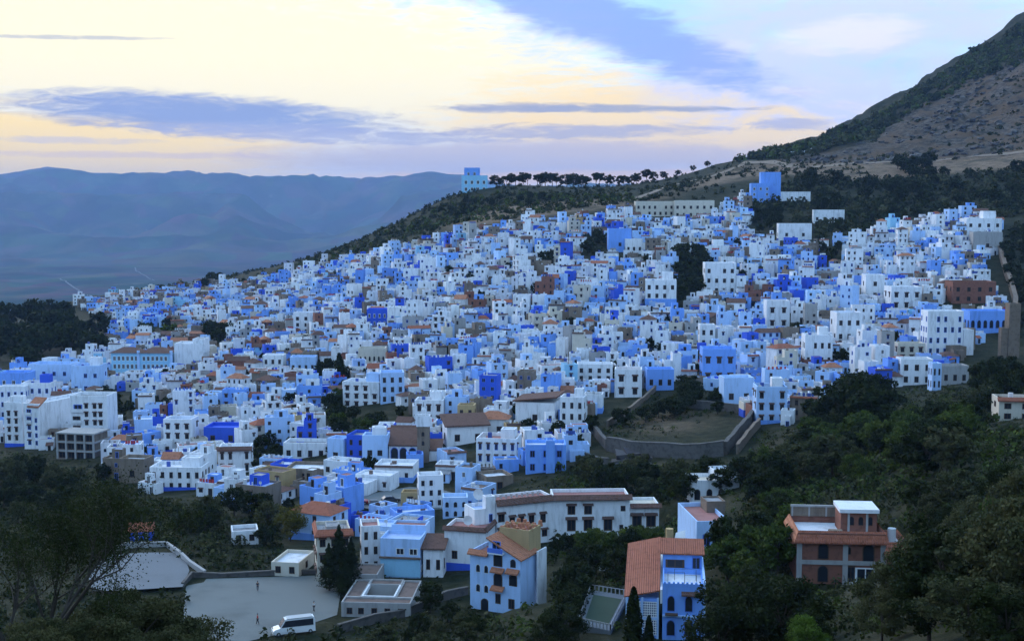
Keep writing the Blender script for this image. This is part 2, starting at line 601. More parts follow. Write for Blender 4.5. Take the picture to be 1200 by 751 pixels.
BOXF = [(0, 2, 3, 1), (4, 5, 7, 6), (0, 1, 5, 4), (2, 6, 7, 3), (0, 4, 6, 2), (1, 3, 7, 5)]


def T2(ox=0.0, oy=0.0, rot=0.0, oz=0.0):
    c, s = math.cos(rot), math.sin(rot)
    return lambda x, y, z: (ox + x * c - y * s, oy + x * s + y * c, oz + z)


# ------------------------------------------------------------------ the ground
NX, NY = len(gx), len(gy)
SCRN = [np.empty(XX.shape), np.empty(XX.shape)]
_fy = np.maximum(YY * CP - ZZ * SP, 1.0)
SCRN[0] = CX + F * XX / _fy
SCRN[1] = CY - F * (YY * SP + ZZ * CP) / _fy
BARE = [  # patches of open, earthy hillside (ground pixels in the photo)
    [(790, 225), (860, 195), (1200, 172), (1360, 166), (1360, 196), (1200, 196), (1010, 212), (930, 205), (860, 212), (740, 236)],
    [(520, 262), (600, 240), (800, 228), (740, 240), (600, 258), (540, 268)],
    [(760, 490), (800, 488), (810, 500), (750, 508)],
]
ROCKY = [[(900, 190), (1000, 172), (1090, 110), (1200, 70), (1360, 0), (1360, 176), (1200, 182), (1000, 192)]]
front = YY > 60
bare = np.zeros(XX.shape)
rocky = np.zeros(XX.shape)
for p in BARE:
    bare[in_poly(p, *SCRN) & front] = 1
for p in ROCKY:
    rocky[in_poly(p, *SCRN) & front & (YY > 900)] = 1


def blur(a, n=2):
    for _ in range(n):
        a = (a + np.roll(a, 1, 0) + np.roll(a, -1, 0) + np.roll(a, 1, 1) + np.roll(a, -1, 1)) / 5
    return a


bare, rocky = blur(bare), blur(rocky)


def ground_mat():
    m = bpy.data.materials.new('hillside_ground')
    m.use_nodes = True
    g = NT(m.node_tree)
    out = g.n('ShaderNodeOutputMaterial')
    b = g.n('ShaderNodeBsdfPrincipled')
    b.inputs['Roughness'].default_value = 0.95
    b.inputs['Specular IOR Level'].default_value = 0.1
    g.t.links.new(b.outputs[0], out.inputs[0])
    pos = g.n('ShaderNodeNewGeometry').outputs['Position']
    a1 = g.n('ShaderNodeAttribute', attribute_name='bare').outputs['Fac']
    a2 = g.n('ShaderNodeAttribute', attribute_name='rocky').outputs['Fac']
    n1, n2, n3 = g.noise(pos, 0.035, 6, 0.65), g.noise(pos, 0.22, 6, 0.7), g.noise(pos, 1.5, 4, 0.6)
    veg = g.mix(g.step(n2, 0.35, 0.7), (0.014, 0.019, 0.008), (0.045, 0.042, 0.024))
    veg = g.mix(g.m('MULTIPLY', g.step(n1, 0.55, 0.75), 0.6), veg, (0.095, 0.072, 0.046))
    earth = g.mix(g.step(n2, 0.35, 0.65), (0.13, 0.092, 0.062), (0.23, 0.16, 0.108))
    earth = g.mix(g.m('MULTIPLY', g.step(n1, 0.5, 0.65), 0.75), earth, (0.05, 0.045, 0.028))
    rock_c = g.mix(g.step(n2, 0.4, 0.62), (0.03, 0.027, 0.022), (0.115, 0.095, 0.08))
    rock_c = g.mix(g.step(n1, 0.42, 0.6), rock_c, (0.10, 0.066, 0.042))
    c = g.mix(a1, veg, earth)
    c = g.mix(a2, c, rock_c)
    c = g.mix(1.0, c, g.mix(n3, (0.7,) * 3, (1.3,) * 3), 'MULTIPLY')
    g.put(b.inputs['Base Color'], c)
    bn = g.n('ShaderNodeBump')
    bn.inputs['Strength'].default_value = 0.9
    bn.inputs['Distance'].default_value = 0.8
    g.put(bn.inputs['Height'], g.m('ADD', n2, g.m('MULTIPLY', n3, 0.3)))
    g.put(b.inputs['Normal'], bn.outputs[0])
    MATS['ground'] = m


ground_mat()
_id = np.arange(NX * NY).reshape(NY, NX)
_f = np.stack([_id[:-1, :-1], _id[:-1, 1:], _id[1:, 1:], _id[1:, :-1]], -1).reshape(-1, 4)
me = new_mesh('ground', np.stack([XX.ravel(), YY.ravel(), ZZ.ravel()], 1), _f.tolist(), 'ground', smooth=True)
for nm, arr in (('bare', bare), ('rocky', rocky)):
    at_ = me.attributes.new(nm, 'FLOAT', 'POINT')
    at_.data.foreach_set('value', arr.ravel().astype(np.float32))
tag(link('ground', me), 'dark scrubby hillside under and around the blue town', kind='structure')


# far valley and mountain range
def far_land():
    ys = np.concatenate([np.linspace(500, 3000, 60), np.linspace(3050, 19400, 190)])
    xs = np.linspace(-11000, 11000, 300)
    X, Y = np.meshgrid(xs, ys)
    px = CX + F * X / Y
    ridge_px = np.interp(px, [-400, 0, 60, 130, 200, 260, 330, 390, 450, 500, 540, 600, 900, 1500],
                         [204, 207, 200, 206, 203, 207, 206, 211, 212, 205, 208, 222, 224, 226])
    top = (HORIZON - ridge_px) / F * 16500
    t = np.clip((Y - 8600) / (16500 - 8600), 0, 1)
    rise = t ** 1.5
    rid = np.abs(fbm(X / 1900, Y / 1900, 5, 21))
    z = -400 + (top + 400) * rise
    hills = np.clip(t * 2.5, 0, 1) * np.clip((1.0 - t) * 4, 0, 1)
    z += (0.32 - rid) * 900 * hills + fbm(X / 600, Y / 600, 4, 3) * (10 + 30 * np.clip((Y - 2500) / 3000, 0, 1))
    z += fbm(X / 420, Y * 0 + 3.3, 4, 77) * 62 * np.clip((t - 0.75) * 4, 0, 1)
    z -= np.clip((Y - 16600) / 2600, 0, 1) * 350
    f = np.arange(X.size).reshape(X.shape)
    f = np.stack([f[:-1, :-1], f[:-1, 1:], f[1:, 1:], f[1:, :-1]], -1).reshape(-1, 4)
    m = bpy.data.materials.new('far_land')
    m.use_nodes = True
    g = NT(m.node_tree)
    out = g.n('ShaderNodeOutputMaterial')
    b = g.n('ShaderNodeBsdfPrincipled')
    b.inputs['Roughness'].default_value = 1
    b.inputs['Specular IOR Level'].default_value = 0
    g.t.links.new(b.outputs[0], out.inputs[0])
    pos = g.n('ShaderNodeNewGeometry').outputs['Position']
    vor = g.n('ShaderNodeTexVoronoi')
    g.put(vor.inputs['Vector'], pos)
    vor.inputs['Scale'].default_value = 0.0045
    n1, n2 = g.noise(pos, 0.0012, 6, 0.65), g.noise(pos, 0.006, 5, 0.7)
    c = g.mix(g.step(n1, 0.4, 0.62), (0.03, 0.04, 0.025), (0.095, 0.082, 0.06))
    c = g.mix(0.35, c, vor.outputs['Color'], 'SOFT_LIGHT')
    c = g.mix(g.m('MULTIPLY', g.step(n2, 0.6, 0.75), 0.7), c, (0.17, 0.15, 0.125))
    g.put(b.inputs['Base Color'], c)
    MATS['far_land'] = m
    me = new_mesh('valley', np.stack([X.ravel(), Y.ravel(), z.ravel()], 1), f.tolist(), 'far_land', smooth=True)
    tag(link('valley', me), 'wide hazy valley floor with mountain range beyond', kind='structure')
    return xs, ys, z


FXS, FYS, FZ = far_land()


def far_z(x, y):
    return max(FZ[int(np.clip(np.searchsorted(FYS, y) + a, 0, len(FYS) - 1)), int(np.clip(np.searchsorted(FXS, x) + b, 0, len(FXS) - 1))] for a in (-1, 0) for b in (-1, 0))


# pale country roads on the valley floor
def valley_road(pts, w):
    P = []
    for (a, b), (c, d) in zip(pts, pts[1:]):
        P += [(a + (c - a) * k / 12, b + (d - b) * k / 12) for k in range(12)]
    Q = []
    for px, py in P:
        y = 400 / -ray(px, py)[1]
        for _ in range(3):
            y = min(18500, -far_z(ray(px, py)[0] * y, y) / -ray(px, py)[1])
        Q.append((ray(px, py)[0] * y, y))
    v, f = [], []
    for i, p in enumerate(Q):
        for s_ in (-1, 1):
            v.append((p[0] + s_ * w, p[1], far_z(p[0], p[1]) + 3.0))
    for i in range(len(Q) - 1):
        f.append((2 * i, 2 * i + 1, 2 * i + 3, 2 * i + 2))
    o = link('road', new_mesh('road', v, f, 'palefloor'))
    tag(o, 'pale country road crossing the hazy valley floor', kind='structure')


valley_road([(50, 283), (56, 288), (58, 291)], 6)
valley_road([(158, 315), (165, 321), (182, 330)], 4)
valley_road([(70, 327), (82, 334), (97, 345)], 5)


def strip(name, pts, w, matn, off, label, thick=None):
    """road or path strip that follows the ground through photo ground pixels"""
    P = [Vector(hit(*p)) for p in pts]
    Q = []
    for a, b in zip(P, P[1:]):
        n = max(1, int((b - a).length / 5))
        Q += [a.lerp(b, k / n) for k in range(n)]
    Q.append(P[-1])
    v, f = [], []
    for i, p in enumerate(Q):
        q = Q[min(i + 1, len(Q) - 1)] - Q[max(i - 1, 0)]
        nrm = Vector((-q.y, q.x, 0)).normalized()
        for s_ in (-1, -0.33, 0.33, 1):
            x, y = p.x + nrm.x * s_ * w, p.y + nrm.y * s_ * w
            v.append((x, y, gz(x, y) + off))
    for i in range(len(Q) - 1):
        for k in range(3):
            f.append((4 * i + k, 4 * i + k + 1, 4 * i + k + 5, 4 * i + k + 4))
    o = link(name, new_mesh(name, v, f, matn, smooth=True))
    tag(o, label, kind='structure')
    return Q


strip('road', [(1350, 170), (1270, 175), (1200, 178), (1140, 184), (1080, 190), (1020, 192), (960, 196), (900, 190), (870, 191)], 5.0, 'dirt', 0.35, 'dirt road crossing the mountain slope above the town')
strip('path', [(870, 193), (830, 208), (795, 216), (765, 226), (735, 236)], 2.6, 'dirt', 0.3, 'earth path running down the bare ridge')


def pad_poly(name, pts, z, matn, label):
    P = [(at(px, py, 1)[0] * z / ray(px, py)[1], z / ray(px, py)[1]) for px, py in pts]
    me = new_mesh(name, [(x, y, z) for x, y in P], [tuple(range(len(P)))], matn)
    o = tag(link(name, me), label, kind='structure')
    return P


PF = pad_poly('sports_ground', [(212, 748), (218, 687), (232, 678), (368, 674), (400, 690), (395, 720), (330, 742), (290, 751)], PITCH_Z + 0.08, 'pitchfloor',
              'grey open sports ground on the valley floor')
PF2 = pad_poly('lower_yard', [(108, 692), (104, 678), (112, 662), (124, 653), (134, 649), (170, 647), (206, 647), (218, 657), (222, 668), (214, 687), (150, 691)], PITCH_Z + 0.75, 'palefloor', 'pale paved yard beside the sports ground')
PF3 = pad_poly('square', [(405, 590), (440, 577), (480, 570), (520, 574), (560, 586), (520, 596), (450, 600)], _sq[2] + 0.12, 'asphalt', 'small grey town square with parked cars')

# ------------------------------------------------------------------ building pieces
def wall_geo(tf, x0, x1, y0, y1, z0, z1, par=0.6, t=0.25):
    """four walls with a parapet round a sunken roof; z1 is the roof level"""
    zt = z1 + par
    o = [(x0, y0), (x1, y0), (x1, y1), (x0, y1)]
    i = [(x0 + t, y0 + t), (x1 - t, y0 + t), (x1 - t, y1 - t), (x0 + t, y1 - t)]
    v = [tf(x, y, z0) for x, y in o] + [tf(x, y, zt) for x, y in o]
    f = [(k, (k + 1) % 4, 4 + (k + 1) % 4, 4 + k) for k in range(4)]
    if par > 0:
        v += [tf(x, y, zt) for x, y in i] + [tf(x, y, z1 - 0.05) for x, y in i]
        f += [(4 + k, 4 + (k + 1) % 4, 8 + (k + 1) % 4, 8 + k) for k in range(4)]
        f += [(8 + k, 8 + (k + 1) % 4, 12 + (k + 1) % 4, 12 + k) for k in range(4)]
    else:
        f.append((4, 5, 6, 7))
    return v, f


def roof_geo(tf, x0, x1, y0, y1, z, t=0.25):
    return [tf(x0 + t, y0 + t, z), tf(x1 - t, y0 + t, z), tf(x1 - t, y1 - t, z), tf(x0 + t, y1 - t, z)], [(0, 1, 2, 3)]


def box_geo(tf, x0, x1, y0, y1, z0, z1):
    return [tf(x, y, z) for z in (z0, z1) for y in (y0, y1) for x in (x0, x1)], BOXF


def slab_geo(tf, corners, t=0.18):
    """sloped slab from four top corners"""
    v = [tf(*c) for c in corners] + [tf(c[0], c[1], c[2] - t) for c in corners]
    return v, [(0, 1, 2, 3), (7, 6, 5, 4), (0, 4, 5, 1), (1, 5, 6, 2), (2, 6, 7, 3), (3, 7, 4, 0)]


def gable_geo(tf, x0, x1, y0, y1, z0, rise, over=0.35):
    """solid gabled roof, ridge along x"""
    x0, x1, y0, y1 = x0 - over, x1 + over, y0 - over, y1 + over
    ym = 0.5 * (y0 + y1)
    v = [tf(*p) for p in ((x0, y0, z0), (x1, y0, z0), (x1, y1, z0), (x0, y1, z0), (x0, ym, z0 + rise), (x1, ym, z0 + rise))]
    return v, [(0, 1, 5, 4), (2, 3, 4, 5), (0, 4, 3), (1, 2, 5), (3, 2, 1, 0)]


def hip_geo(tf, x0, x1, y0, y1, z0, rise, over=0.35):
    x0, x1, y0, y1 = x0 - over, x1 + over, y0 - over, y1 + over
    k = min(x1 - x0, y1 - y0) * 0.5 * 0.95
    if x1 - x0 >= y1 - y0:
        r = [(x0 + k, 0.5 * (y0 + y1)), (x1 - k, 0.5 * (y0 + y1))]
    else:
        r = [(0.5 * (x0 + x1), y0 + k), (0.5 * (x0 + x1), y1 - k)]
    v = [tf(*p) for p in ((x0, y0, z0), (x1, y0, z0), (x1, y1, z0), (x0, y1, z0), (r[0][0], r[0][1], z0 + rise), (r[1][0], r[1][1], z0 + rise))]
    if x1 - x0 >= y1 - y0:
        return v, [(0, 1, 5, 4), (2, 3, 4, 5), (0, 4, 3), (1, 2, 5), (3, 2, 1, 0)]
    return v, [(0, 1, 4), (1, 2, 5, 4), (2, 3, 5), (3, 0, 4, 5), (3, 2, 1, 0)]


def cyl_geo(tf, cx, cy_, z0, z1, r, n=8, r2=None):
    r2 = r if r2 is None else r2
    v = [tf(cx + q * math.cos(2 * math.pi * k / n), cy_ + q * math.sin(2 * math.pi * k / n), z) for z, q in ((z0, r), (z1, r2)) for k in range(n)]
    return v, [(k, (k + 1) % n, n + (k + 1) % n, n + k) for k in range(n)] + [tuple(range(n, 2 * n)), tuple(range(n - 1, -1, -1))]


# windows: unit size, in the xz plane, centre of the sill line at the origin, facing -y
def win_geo(kind):
    """returns {piece: (verts, faces)}"""
    tf = T2()
    P = {}
    if kind == 'arch':
        n = 8
        arc = [(-0.5, 0), (0.5, 0), (0.5, 0.68)] + [(0.5 * math.cos(math.pi * k / n), 0.68 + 0.32 * math.sin(math.pi * k / n)) for k in range(1, n)] + [(-0.5, 0.68)]
        P['pane'] = ([(x, -0.02, z) for x, z in arc], [tuple(range(len(arc)))])
        m = len(arc)
        out_ = [(x * 1.18, (z - 0.45) * 1.1 + 0.45) for x, z in arc]
        v = [(x, -0.05, z) for x, z in arc] + [(x, -0.05, z) for x, z in out_] + [(x, 0.0, z) for x, z in out_] + [(x, -0.0, z) for x, z in arc]
        f = []
        for k in range(m):
            j = (k + 1) % m
            f += [(k, m + k, m + j, j), (m + k, 2 * m + k, 2 * m + j, m + j), (j, 3 * m + j, 3 * m + k, k)]
        P['frame'] = (v, [tuple(reversed(q)) for q in f])
    else:
        P['pane'] = ([(-0.5, -0.02, 0), (0.5, -0.02, 0), (0.5, -0.02, 1), (-0.5, -0.02, 1)], [(0, 1, 2, 3)])
        mb = MB()
        for a in ((-0.58, -0.46, -0.06, 1.05), (0.46, 0.58, -0.06, 1.05), (-0.46, 0.46, 0.97, 1.05), (-0.46, 0.46, -0.06, 0.03), (-0.03, 0.03, 0.03, 0.97)):
            mb.box(a[0], a[1], -0.06, 0.0, a[2], a[3])
        P['frame'] = (mb.v, mb.f)
    if kind == 'hood':
        v = [(-0.8, 0, 1.28), (0.8, 0, 1.28), (0.8, -0.45, 1.08), (-0.8, -0.45, 1.08), (-0.8, 0, 1.12), (0.8, 0, 1.12), (0.8, -0.45, 1.02), (-0.8, -0.45, 1.02)]
        P['hood'] = (v, [(3, 2, 1, 0), (4, 5, 6, 7), (3, 7, 6, 2), (2, 6, 5, 1), (0, 4, 7, 3)])
    if kind == 'box':      # projecting balcony box with a slab
        mb = MB()
        mb.box(-0.75, 0.75, -0.55, 0.0, -0.1, 0.0)
        mb.box(-0.75, 0.75, -0.55, -0.5, 0.0, 0.42)
        P['balcony'] = (mb.v, mb.f)
    return P


WINP = {k: win_geo(k) for k in ('plain', 'hood', 'arch', 'box')}
FRAME_OF = {'white': 'frame_white', 'blue': 'frame_blue', 'brown': 'frame_brown'}
WIN_MESH, WIN_SUB = {}, {}


def win_mesh(kind, tone):
    """one mesh (frame + pane + hood) for small windows"""
    k = (kind, tone)
    if k not in WIN_MESH:
        mb = MB()
        mb.add(*WINP[kind]['frame'], 0)
        mb.add(*WINP[kind]['pane'], 1)
        for ex in ('hood', 'balcony'):
            if ex in WINP[kind]:
                mb.add(*WINP[kind][ex], 2)
        WIN_MESH[k] = new_mesh('window', mb.v, mb.f, [FRAME_OF[tone], 'pane', 'hood' if kind == 'hood' else 'frame_white'], mb.i)
    return WIN_MESH[k]


def win_sub(kind, piece, tone):
    k = (kind, piece, tone)
    if k not in WIN_SUB:
        mt = {'frame': FRAME_OF[tone], 'pane': 'pane', 'hood': 'hood', 'balcony': 'frame_white'}[piece]
        WIN_SUB[k] = new_mesh('window_' + piece, *WINP[kind][piece], mt)
    return WIN_SUB[k]


class ObjSink:
    """pieces become objects under one root"""
    def __init__(s, name, loc, rot, fine=False):
        s.root = bpy.data.objects.new(name, None)
        s.root.location = loc
        s.root.rotation_euler = (0, 0, rot)
        s.root.empty_display_size = 0.5
        col.objects.link(s.root)
        s.fine = fine

    def add(s, name, matn, vf, parent=None, smooth=False):
        return link(name, new_mesh(name, vf[0], vf[1], matn, smooth=smooth), parent or s.root)

    def win(s, kind, tone, loc, rz, w, h, parent=None, name='window'):
        dep = 1.0 if kind in ('hood', 'box') else 1.0
        if s.fine:
            o = link(name, win_sub(kind, 'frame', tone), parent or s.root, loc, (0, 0, rz), (w, dep, h))
            for p in WINP[kind]:
                if p != 'frame':
                    link(p, win_sub(kind, p, tone), o)
            return o
        return link(name, win_mesh(kind, tone), parent or s.root, loc, (0, 0, rz), (w, dep, h))


STUFF_MATS = []


class StuffSink:
    """pieces are joined into one far-town mesh"""
    mb = MB()

    def __init__(s, loc, rot):
        s.tf = T2(loc[0], loc[1], rot, loc[2])

    @staticmethod
    def mi(matn):
        if matn not in STUFF_MATS:
            STUFF_MATS.append(matn)
        return STUFF_MATS.index(matn)

    def add(s, name, matn, vf, parent=None, smooth=False):
        StuffSink.mb.add([s.tf(*v) for v in vf[0]], vf[1], s.mi(matn))

    def win(s, kind, tone, loc, rz, w, h, parent=None, name='window'):
        c, q = math.cos(rz), math.sin(rz)
        P = WINP[kind]
        for p in ('pane', 'hood'):
            if p in P:
                vv = []
                for (x, y, z) in P[p][0]:
                    x, z = x * w, z * h
                    y -= 0.03
                    vv.append(s.tf(loc[0] + x * c - y * q, loc[1] + x * q + y * c, loc[2] + z))
                StuffSink.mb.add(vv, P[p][1], s.mi('pane' if p == 'pane' else 'hood'))


def face_pos(x0, x1, y0, y1, face, u):
    """point on a face, u metres from its left end seen from outside, and its z rotation"""
    if face == 'F':
        return x0 + u, y0, 0.0
    if face == 'R':
        return x1, y0 + u, R(90)
    if face == 'B':
        return x1 - u, y1, R(180)
    return x0, y1 - u, R(-90)


# ------------------------------------------------------------------ named buildings, sized from the photo
HERO_RECT = []          # photo outlines that nearer filling things must not cover
HERO_OBB = []           # footprints that the filling houses keep clear of
LANDMARK = {}
HOUSE_GROUP = 'houses of the blue hillside town'


class Bld:
    def __init__(s, name, px, py, rot, label, cat='house', fine=False, group=None, z=None, loc=None):
        s.loc = loc or hit(px, py)
        if z is not None:
            s.loc = (s.loc[0], s.loc[1], z)
        s.rot = R(rot)
        s.u = s.loc[1] / F * 1.0          # metres per photo pixel here
        s.k = ObjSink(name, s.loc, s.rot, fine)
        tag(s.k.root, label, cat, group)

    def vol(s, x0, x1, y0, y1, h, wall='white', roof='roof_white', par=5, z0=-30, rot=0.0, ox=0, oy=0, name='wall', rname='roof', tiled=None, rise=10, over=3, parent=None):
        """a block in photo-pixel units"""
        u = s.u
        tf = T2(ox * u, oy * u, R(rot))
        if tiled:
            par = 0
        w = s.k.add(name, wall, wall_geo(tf, x0 * u, x1 * u, y0 * u, y1 * u, z0 * u, h * u, par * u, max(0.18, min(1.6 * u, 0.4))), parent)
        if tiled in ('gable', 'hip'):
            gfn = gable_geo if tiled == 'gable' else hip_geo
            s.k.add(rname, roof, gfn(tf, x0 * u, x1 * u, y0 * u, y1 * u, h * u + 0.01, rise * u, over * u), parent)
        elif tiled and isinstance(tiled, (tuple, list)):          # corner heights FL FR BR BL above h
            c = [(x0 - over, y0 - over), (x1 + over, y0 - over), (x1 + over, y1 + over), (x0 - over, y1 + over)]
            s.k.add(rname, roof, slab_geo(tf, [(x * u, y * u, (h + q) * u) for (x, y), q in zip(c, tiled)], 1.6 * u), parent)
        elif par > 0:
            s.k.add(rname, roof, roof_geo(tf, x0 * u, x1 * u, y0 * u, y1 * u, h * u, max(0.18, min(1.6 * u, 0.4))), parent)
        c = [tf(x * u, y * u, 0) for x, y in ((x0, y0), (x1, y0), (x1, y1), (x0, y1))]
        s.obb(c)
        return (x0, x1, y0, y1, tf, R(rot), w)

    def obb(s, c):
        t = T2(s.loc[0], s.loc[1], s.rot)
        HERO_OBB.append([t(p[0], p[1], 0)[:2] for p in c])

    def wins(s, v, face, us, zs, w, h, kind='plain', tone='white', name='window'):
        x0, x1, y0, y1, tf, r, wobj = v
        for z in zs:
            for q in us:
                fx, fy, fr = face_pos(x0, x1, y0, y1, face, q)
                p = tf(fx * s.u, fy * s.u, z * s.u)
                s.k.win(kind, tone, p, fr + r, w * s.u, h * s.u, name=name)

    def box(s, name, matn, x0, x1, y0, y1, z0, z1, rot=0, ox=0, oy=0, parent=None):
        u = s.u
        return s.k.add(name, matn, box_geo(T2(ox * u, oy * u, R(rot)), x0 * u, x1 * u, y0 * u, y1 * u, z0 * u, z1 * u), parent)

    def slab(s, name, matn, corners, t=1.6, parent=None):
        u = s.u
        return s.k.add(name, matn, slab_geo(T2(), [(a * u, b * u, c * u) for a, b, c in corners], t * u), parent)

    def cyl(s, name, matn, x, y, z0, z1, r, n=8, r2=None, parent=None, smooth=False):
        u = s.u
        return s.k.add(name, matn, cyl_geo(T2(), x * u, y * u, z0 * u, z1 * u, r * u, n, None if r2 is None else r2 * u), parent, smooth)

    def dish(s, x, y, z, r=4, rz=0.3):
        u = s.u
        mb = MB()
        n = 10
        v = [(0, 0.25 * r * u, 0)]
        for k in range(n):
            t = 2 * math.pi * k / n
            v.append((r * u * math.cos(t), 0, r * u * math.sin(t)))
        mb.add(v, [(0, 1 + (k + 1) % n, 1 + k) for k in range(n)])
        mb.tube((0, 0.2 * r * u, 0), (0, 0.3 * r * u, -r * 1.3 * u), 0.04, 0.04, 5)
        return mb.build('satellite_dish', 'dish', s.k.root, (x * u, y * u, (z + r * 1.3) * u), (R(-20), 0, rz))

    def tank(s, x, y, z, r=3, h=6, m='tank_white'):
        return s.cyl('water_tank', m, x, y, z, z + h, r, 10)

    def clothes(s, x0, x1, y, z, h=7):
        u = s.u
        mb = MB()
        mb.tube((x0 * u, y * u, z * u), (x0 * u, y * u, (z + h) * u), 0.03, 0.03, 5)
        mb.tube((x1 * u, y * u, z * u), (x1 * u, y * u, (z + h) * u), 0.03, 0.03, 5)
        mb.tube((x0 * u, y * u, (z + h) * u), (x1 * u, y * u, (z + h) * u), 0.015, 0.015, 4)
        return mb.build('clothes_line', 'metal_dark', s.k.root)


def lm(key, px, py):
    LANDMARK[key] = hit(px, py)


# --- long white guesthouse of two wings
def white_guesthouse():
    b = Bld('guesthouse', 648, 634, 0, 'long two-winged white guesthouse with brown tiled eaves and hooded windows above the green hedge', 'house', True)
    v = b.vol(0, 92, 0, 42, 50, 'white', 'roof_pink', 4, rot=3)
    b.wins(v, 'F', [22, 42], [33], 8, 10, 'hood', 'brown')
    b.wins(v, 'F', [22, 42, 66], [13], 9, 13, 'hood', 'brown')
    b.wins(v, 'F', [84], [36], 5, 6, 'plain', 'brown')
    b.wins(v, 'F', [82], [14], 4, 5, 'plain', 'brown')
    tf = T2(0, 0, R(3))
    u = b.u
    b.k.add('tile_trim', 'tile_brown', slab_geo(tf, [(-3 * u, -5 * u, 51 * u), (95 * u, -5 * u, 51 * u), (95 * u, 1.0 * u, 56 * u), (-3 * u, 1.0 * u, 56 * u)], 0.15))
    v2 = b.vol(92.3, 128, 3, 40, 40, 'white', 'cream', 3, rot=3)
    b.wins(v2, 'F', [9, 26], [16], 10, 13, 'hood', 'brown')
    b.k.add('tile_trim', 'tile_brown', slab_geo(tf, [(93 * u, -1.5 * u, 40 * u), (131 * u, -1.5 * u, 40 * u), (131 * u, 3.5 * u, 44 * u), (93 * u, 3.5 * u, 44 * u)], 0.15))
    # left wing, receding towards the right
    v3 = b.vol(0, 74, 0, 36, 52, 'white', 'roof_pink', 3, rot=24, ox=-67, oy=-30)
    b.wins(v3, 'F', [6], [13, 31], 7, 9, 'hood', 'brown')
    b.wins(v3, 'F', [20, 32, 45, 60], [25], 6, 10, 'hood', 'brown')
    b.wins(v3, 'F', [62], [8], 6, 8, 'hood', 'brown')
    tf3 = T2(-67 * u, -30 * u, R(24))
    b.k.add('tile_trim', 'tile_brown', slab_geo(tf3, [(-1 * u, -4 * u, 51 * u), (72 * u, -4 * u, 51 * u), (72 * u, 1.0 * u, 57 * u), (-1 * u, 1.0 * u, 57 * u)], 0.15))
    for k in range(9):
        b.box('roof_post', 'concrete', 8 + 7 * k, 10 + 7 * k, 24, 26, 51, 56.5, 24, -67, -30)
    v4 = b.vol(-27, -0.4, 2, 34, 44, 'white', 'roof_blue', 4, rot=24, ox=-67, oy=-30)
    b.vol(-13, -1, 1, 12, 60, 'white', 'roof_white', 2, z0=30, rot=24, ox=-67, oy=-30, name='stair_tower', rname='stair_roof')
    b.wins((-13, -1, 1, 12, v4[4], v4[5], None), 'F', [6], [32], 4, 9, 'plain', 'blue', 'door')
    b.dish(-22 - 67, 0, 48, 7, 0.5)
    lm('long white guesthouse', 660, 610)
    HERO_RECT.append((580, 775, 575, 618, b.loc[1] - 4))


# --- blue and white house with terracotta roof and arched windows
def arched_house():
    b = Bld('terraced_house', 551, 712, -27, 'pale blue four-storey house with arched windows and terracotta roof on the lower slope', 'house', True)
    v = b.vol(0, 25, 0, 44, 66, 'paleblue', 'roof_pink', 5)
    b.slab('tile_trim', 'tile_terracotta', [(-2, -4, 68), (25, -4, 68), (25, 1, 73), (-2, 1, 73)])
    b.wins(v, 'F', [11, 22], [22, 46], 5, 9, 'arch', 'white')
    v2 = b.vol(25.3, 68, -1, 44, 68, 'paleblue', 'tile_terracotta', 0, tiled=(22, 0, 0, 22), over=2)
    b.slab('gable', 'paleblue', [(25.6, -0.7, 88), (66, -0.7, 68.4), (66, 2, 68.4), (25.6, 2, 88)], 19)
    b.wins(v2, 'F', [13], [33, 57], 10, 15, 'arch', 'brown')
    b.wins(v2, 'F', [13], [12], 6, 11, 'plain', 'brown')
    b.wins(v, 'F', [20], [0], 9, 14, 'arch', 'brown')
    b.wins(v2, 'F', [33], [36], 9, 14, 'arch', 'brown')
    b.wins(v2, 'F', [33], [58], 6, 9, 'arch', 'brown')
    b.wins(v2, 'F', [31], [8], 7, 11, 'plain', 'brown')
    for z in (51, 29):
        b.slab('window_canopy', 'tile_terracotta', [(30, -7, z), (47, -7, z), (47, -1, z + 4), (30, -1, z + 4)])
    b.slab('window_canopy', 'tile_terracotta', [(50, -7, 52), (67, -7, 52), (67, -1, 56), (50, -1, 56)])
    b.box('balcony', 'frame_white', 27, 47, -7, -1, 72, 73.5)
    b.box('balcony_rail', 'frame_blue', 27, 47, -7, -6.2, 73.5, 79)
    b.wins((25.3, 68, -1, 44, T2(), 0, None), 'F', [11], [74], 10, 12, 'plain', 'blue', 'balcony_door')
    # crenellated terracotta terrace behind the roof
    b.vol(24, 64, 30, 62, 92, 'ochre', 'roof_pink', 3, z0=40, name='terrace_wall', rname='terrace_roof')
    for k in range(18):
        b.cyl('chimney_pot', 'tile_terracotta', 26 + (k % 6) * 7, 33 + (k // 6) * 14 + k % 3 * 3, 92, 96 + (k * 7 % 4), 3.4, 8, 2.3)
    b.box('terrace_wall', 'white', 72, 74, 34, 58, -10, 70)
    lm('arched pale blue house', 600, 730)
    HERO_RECT.append((548, 650, 640, 715, b.loc[1] - 6))


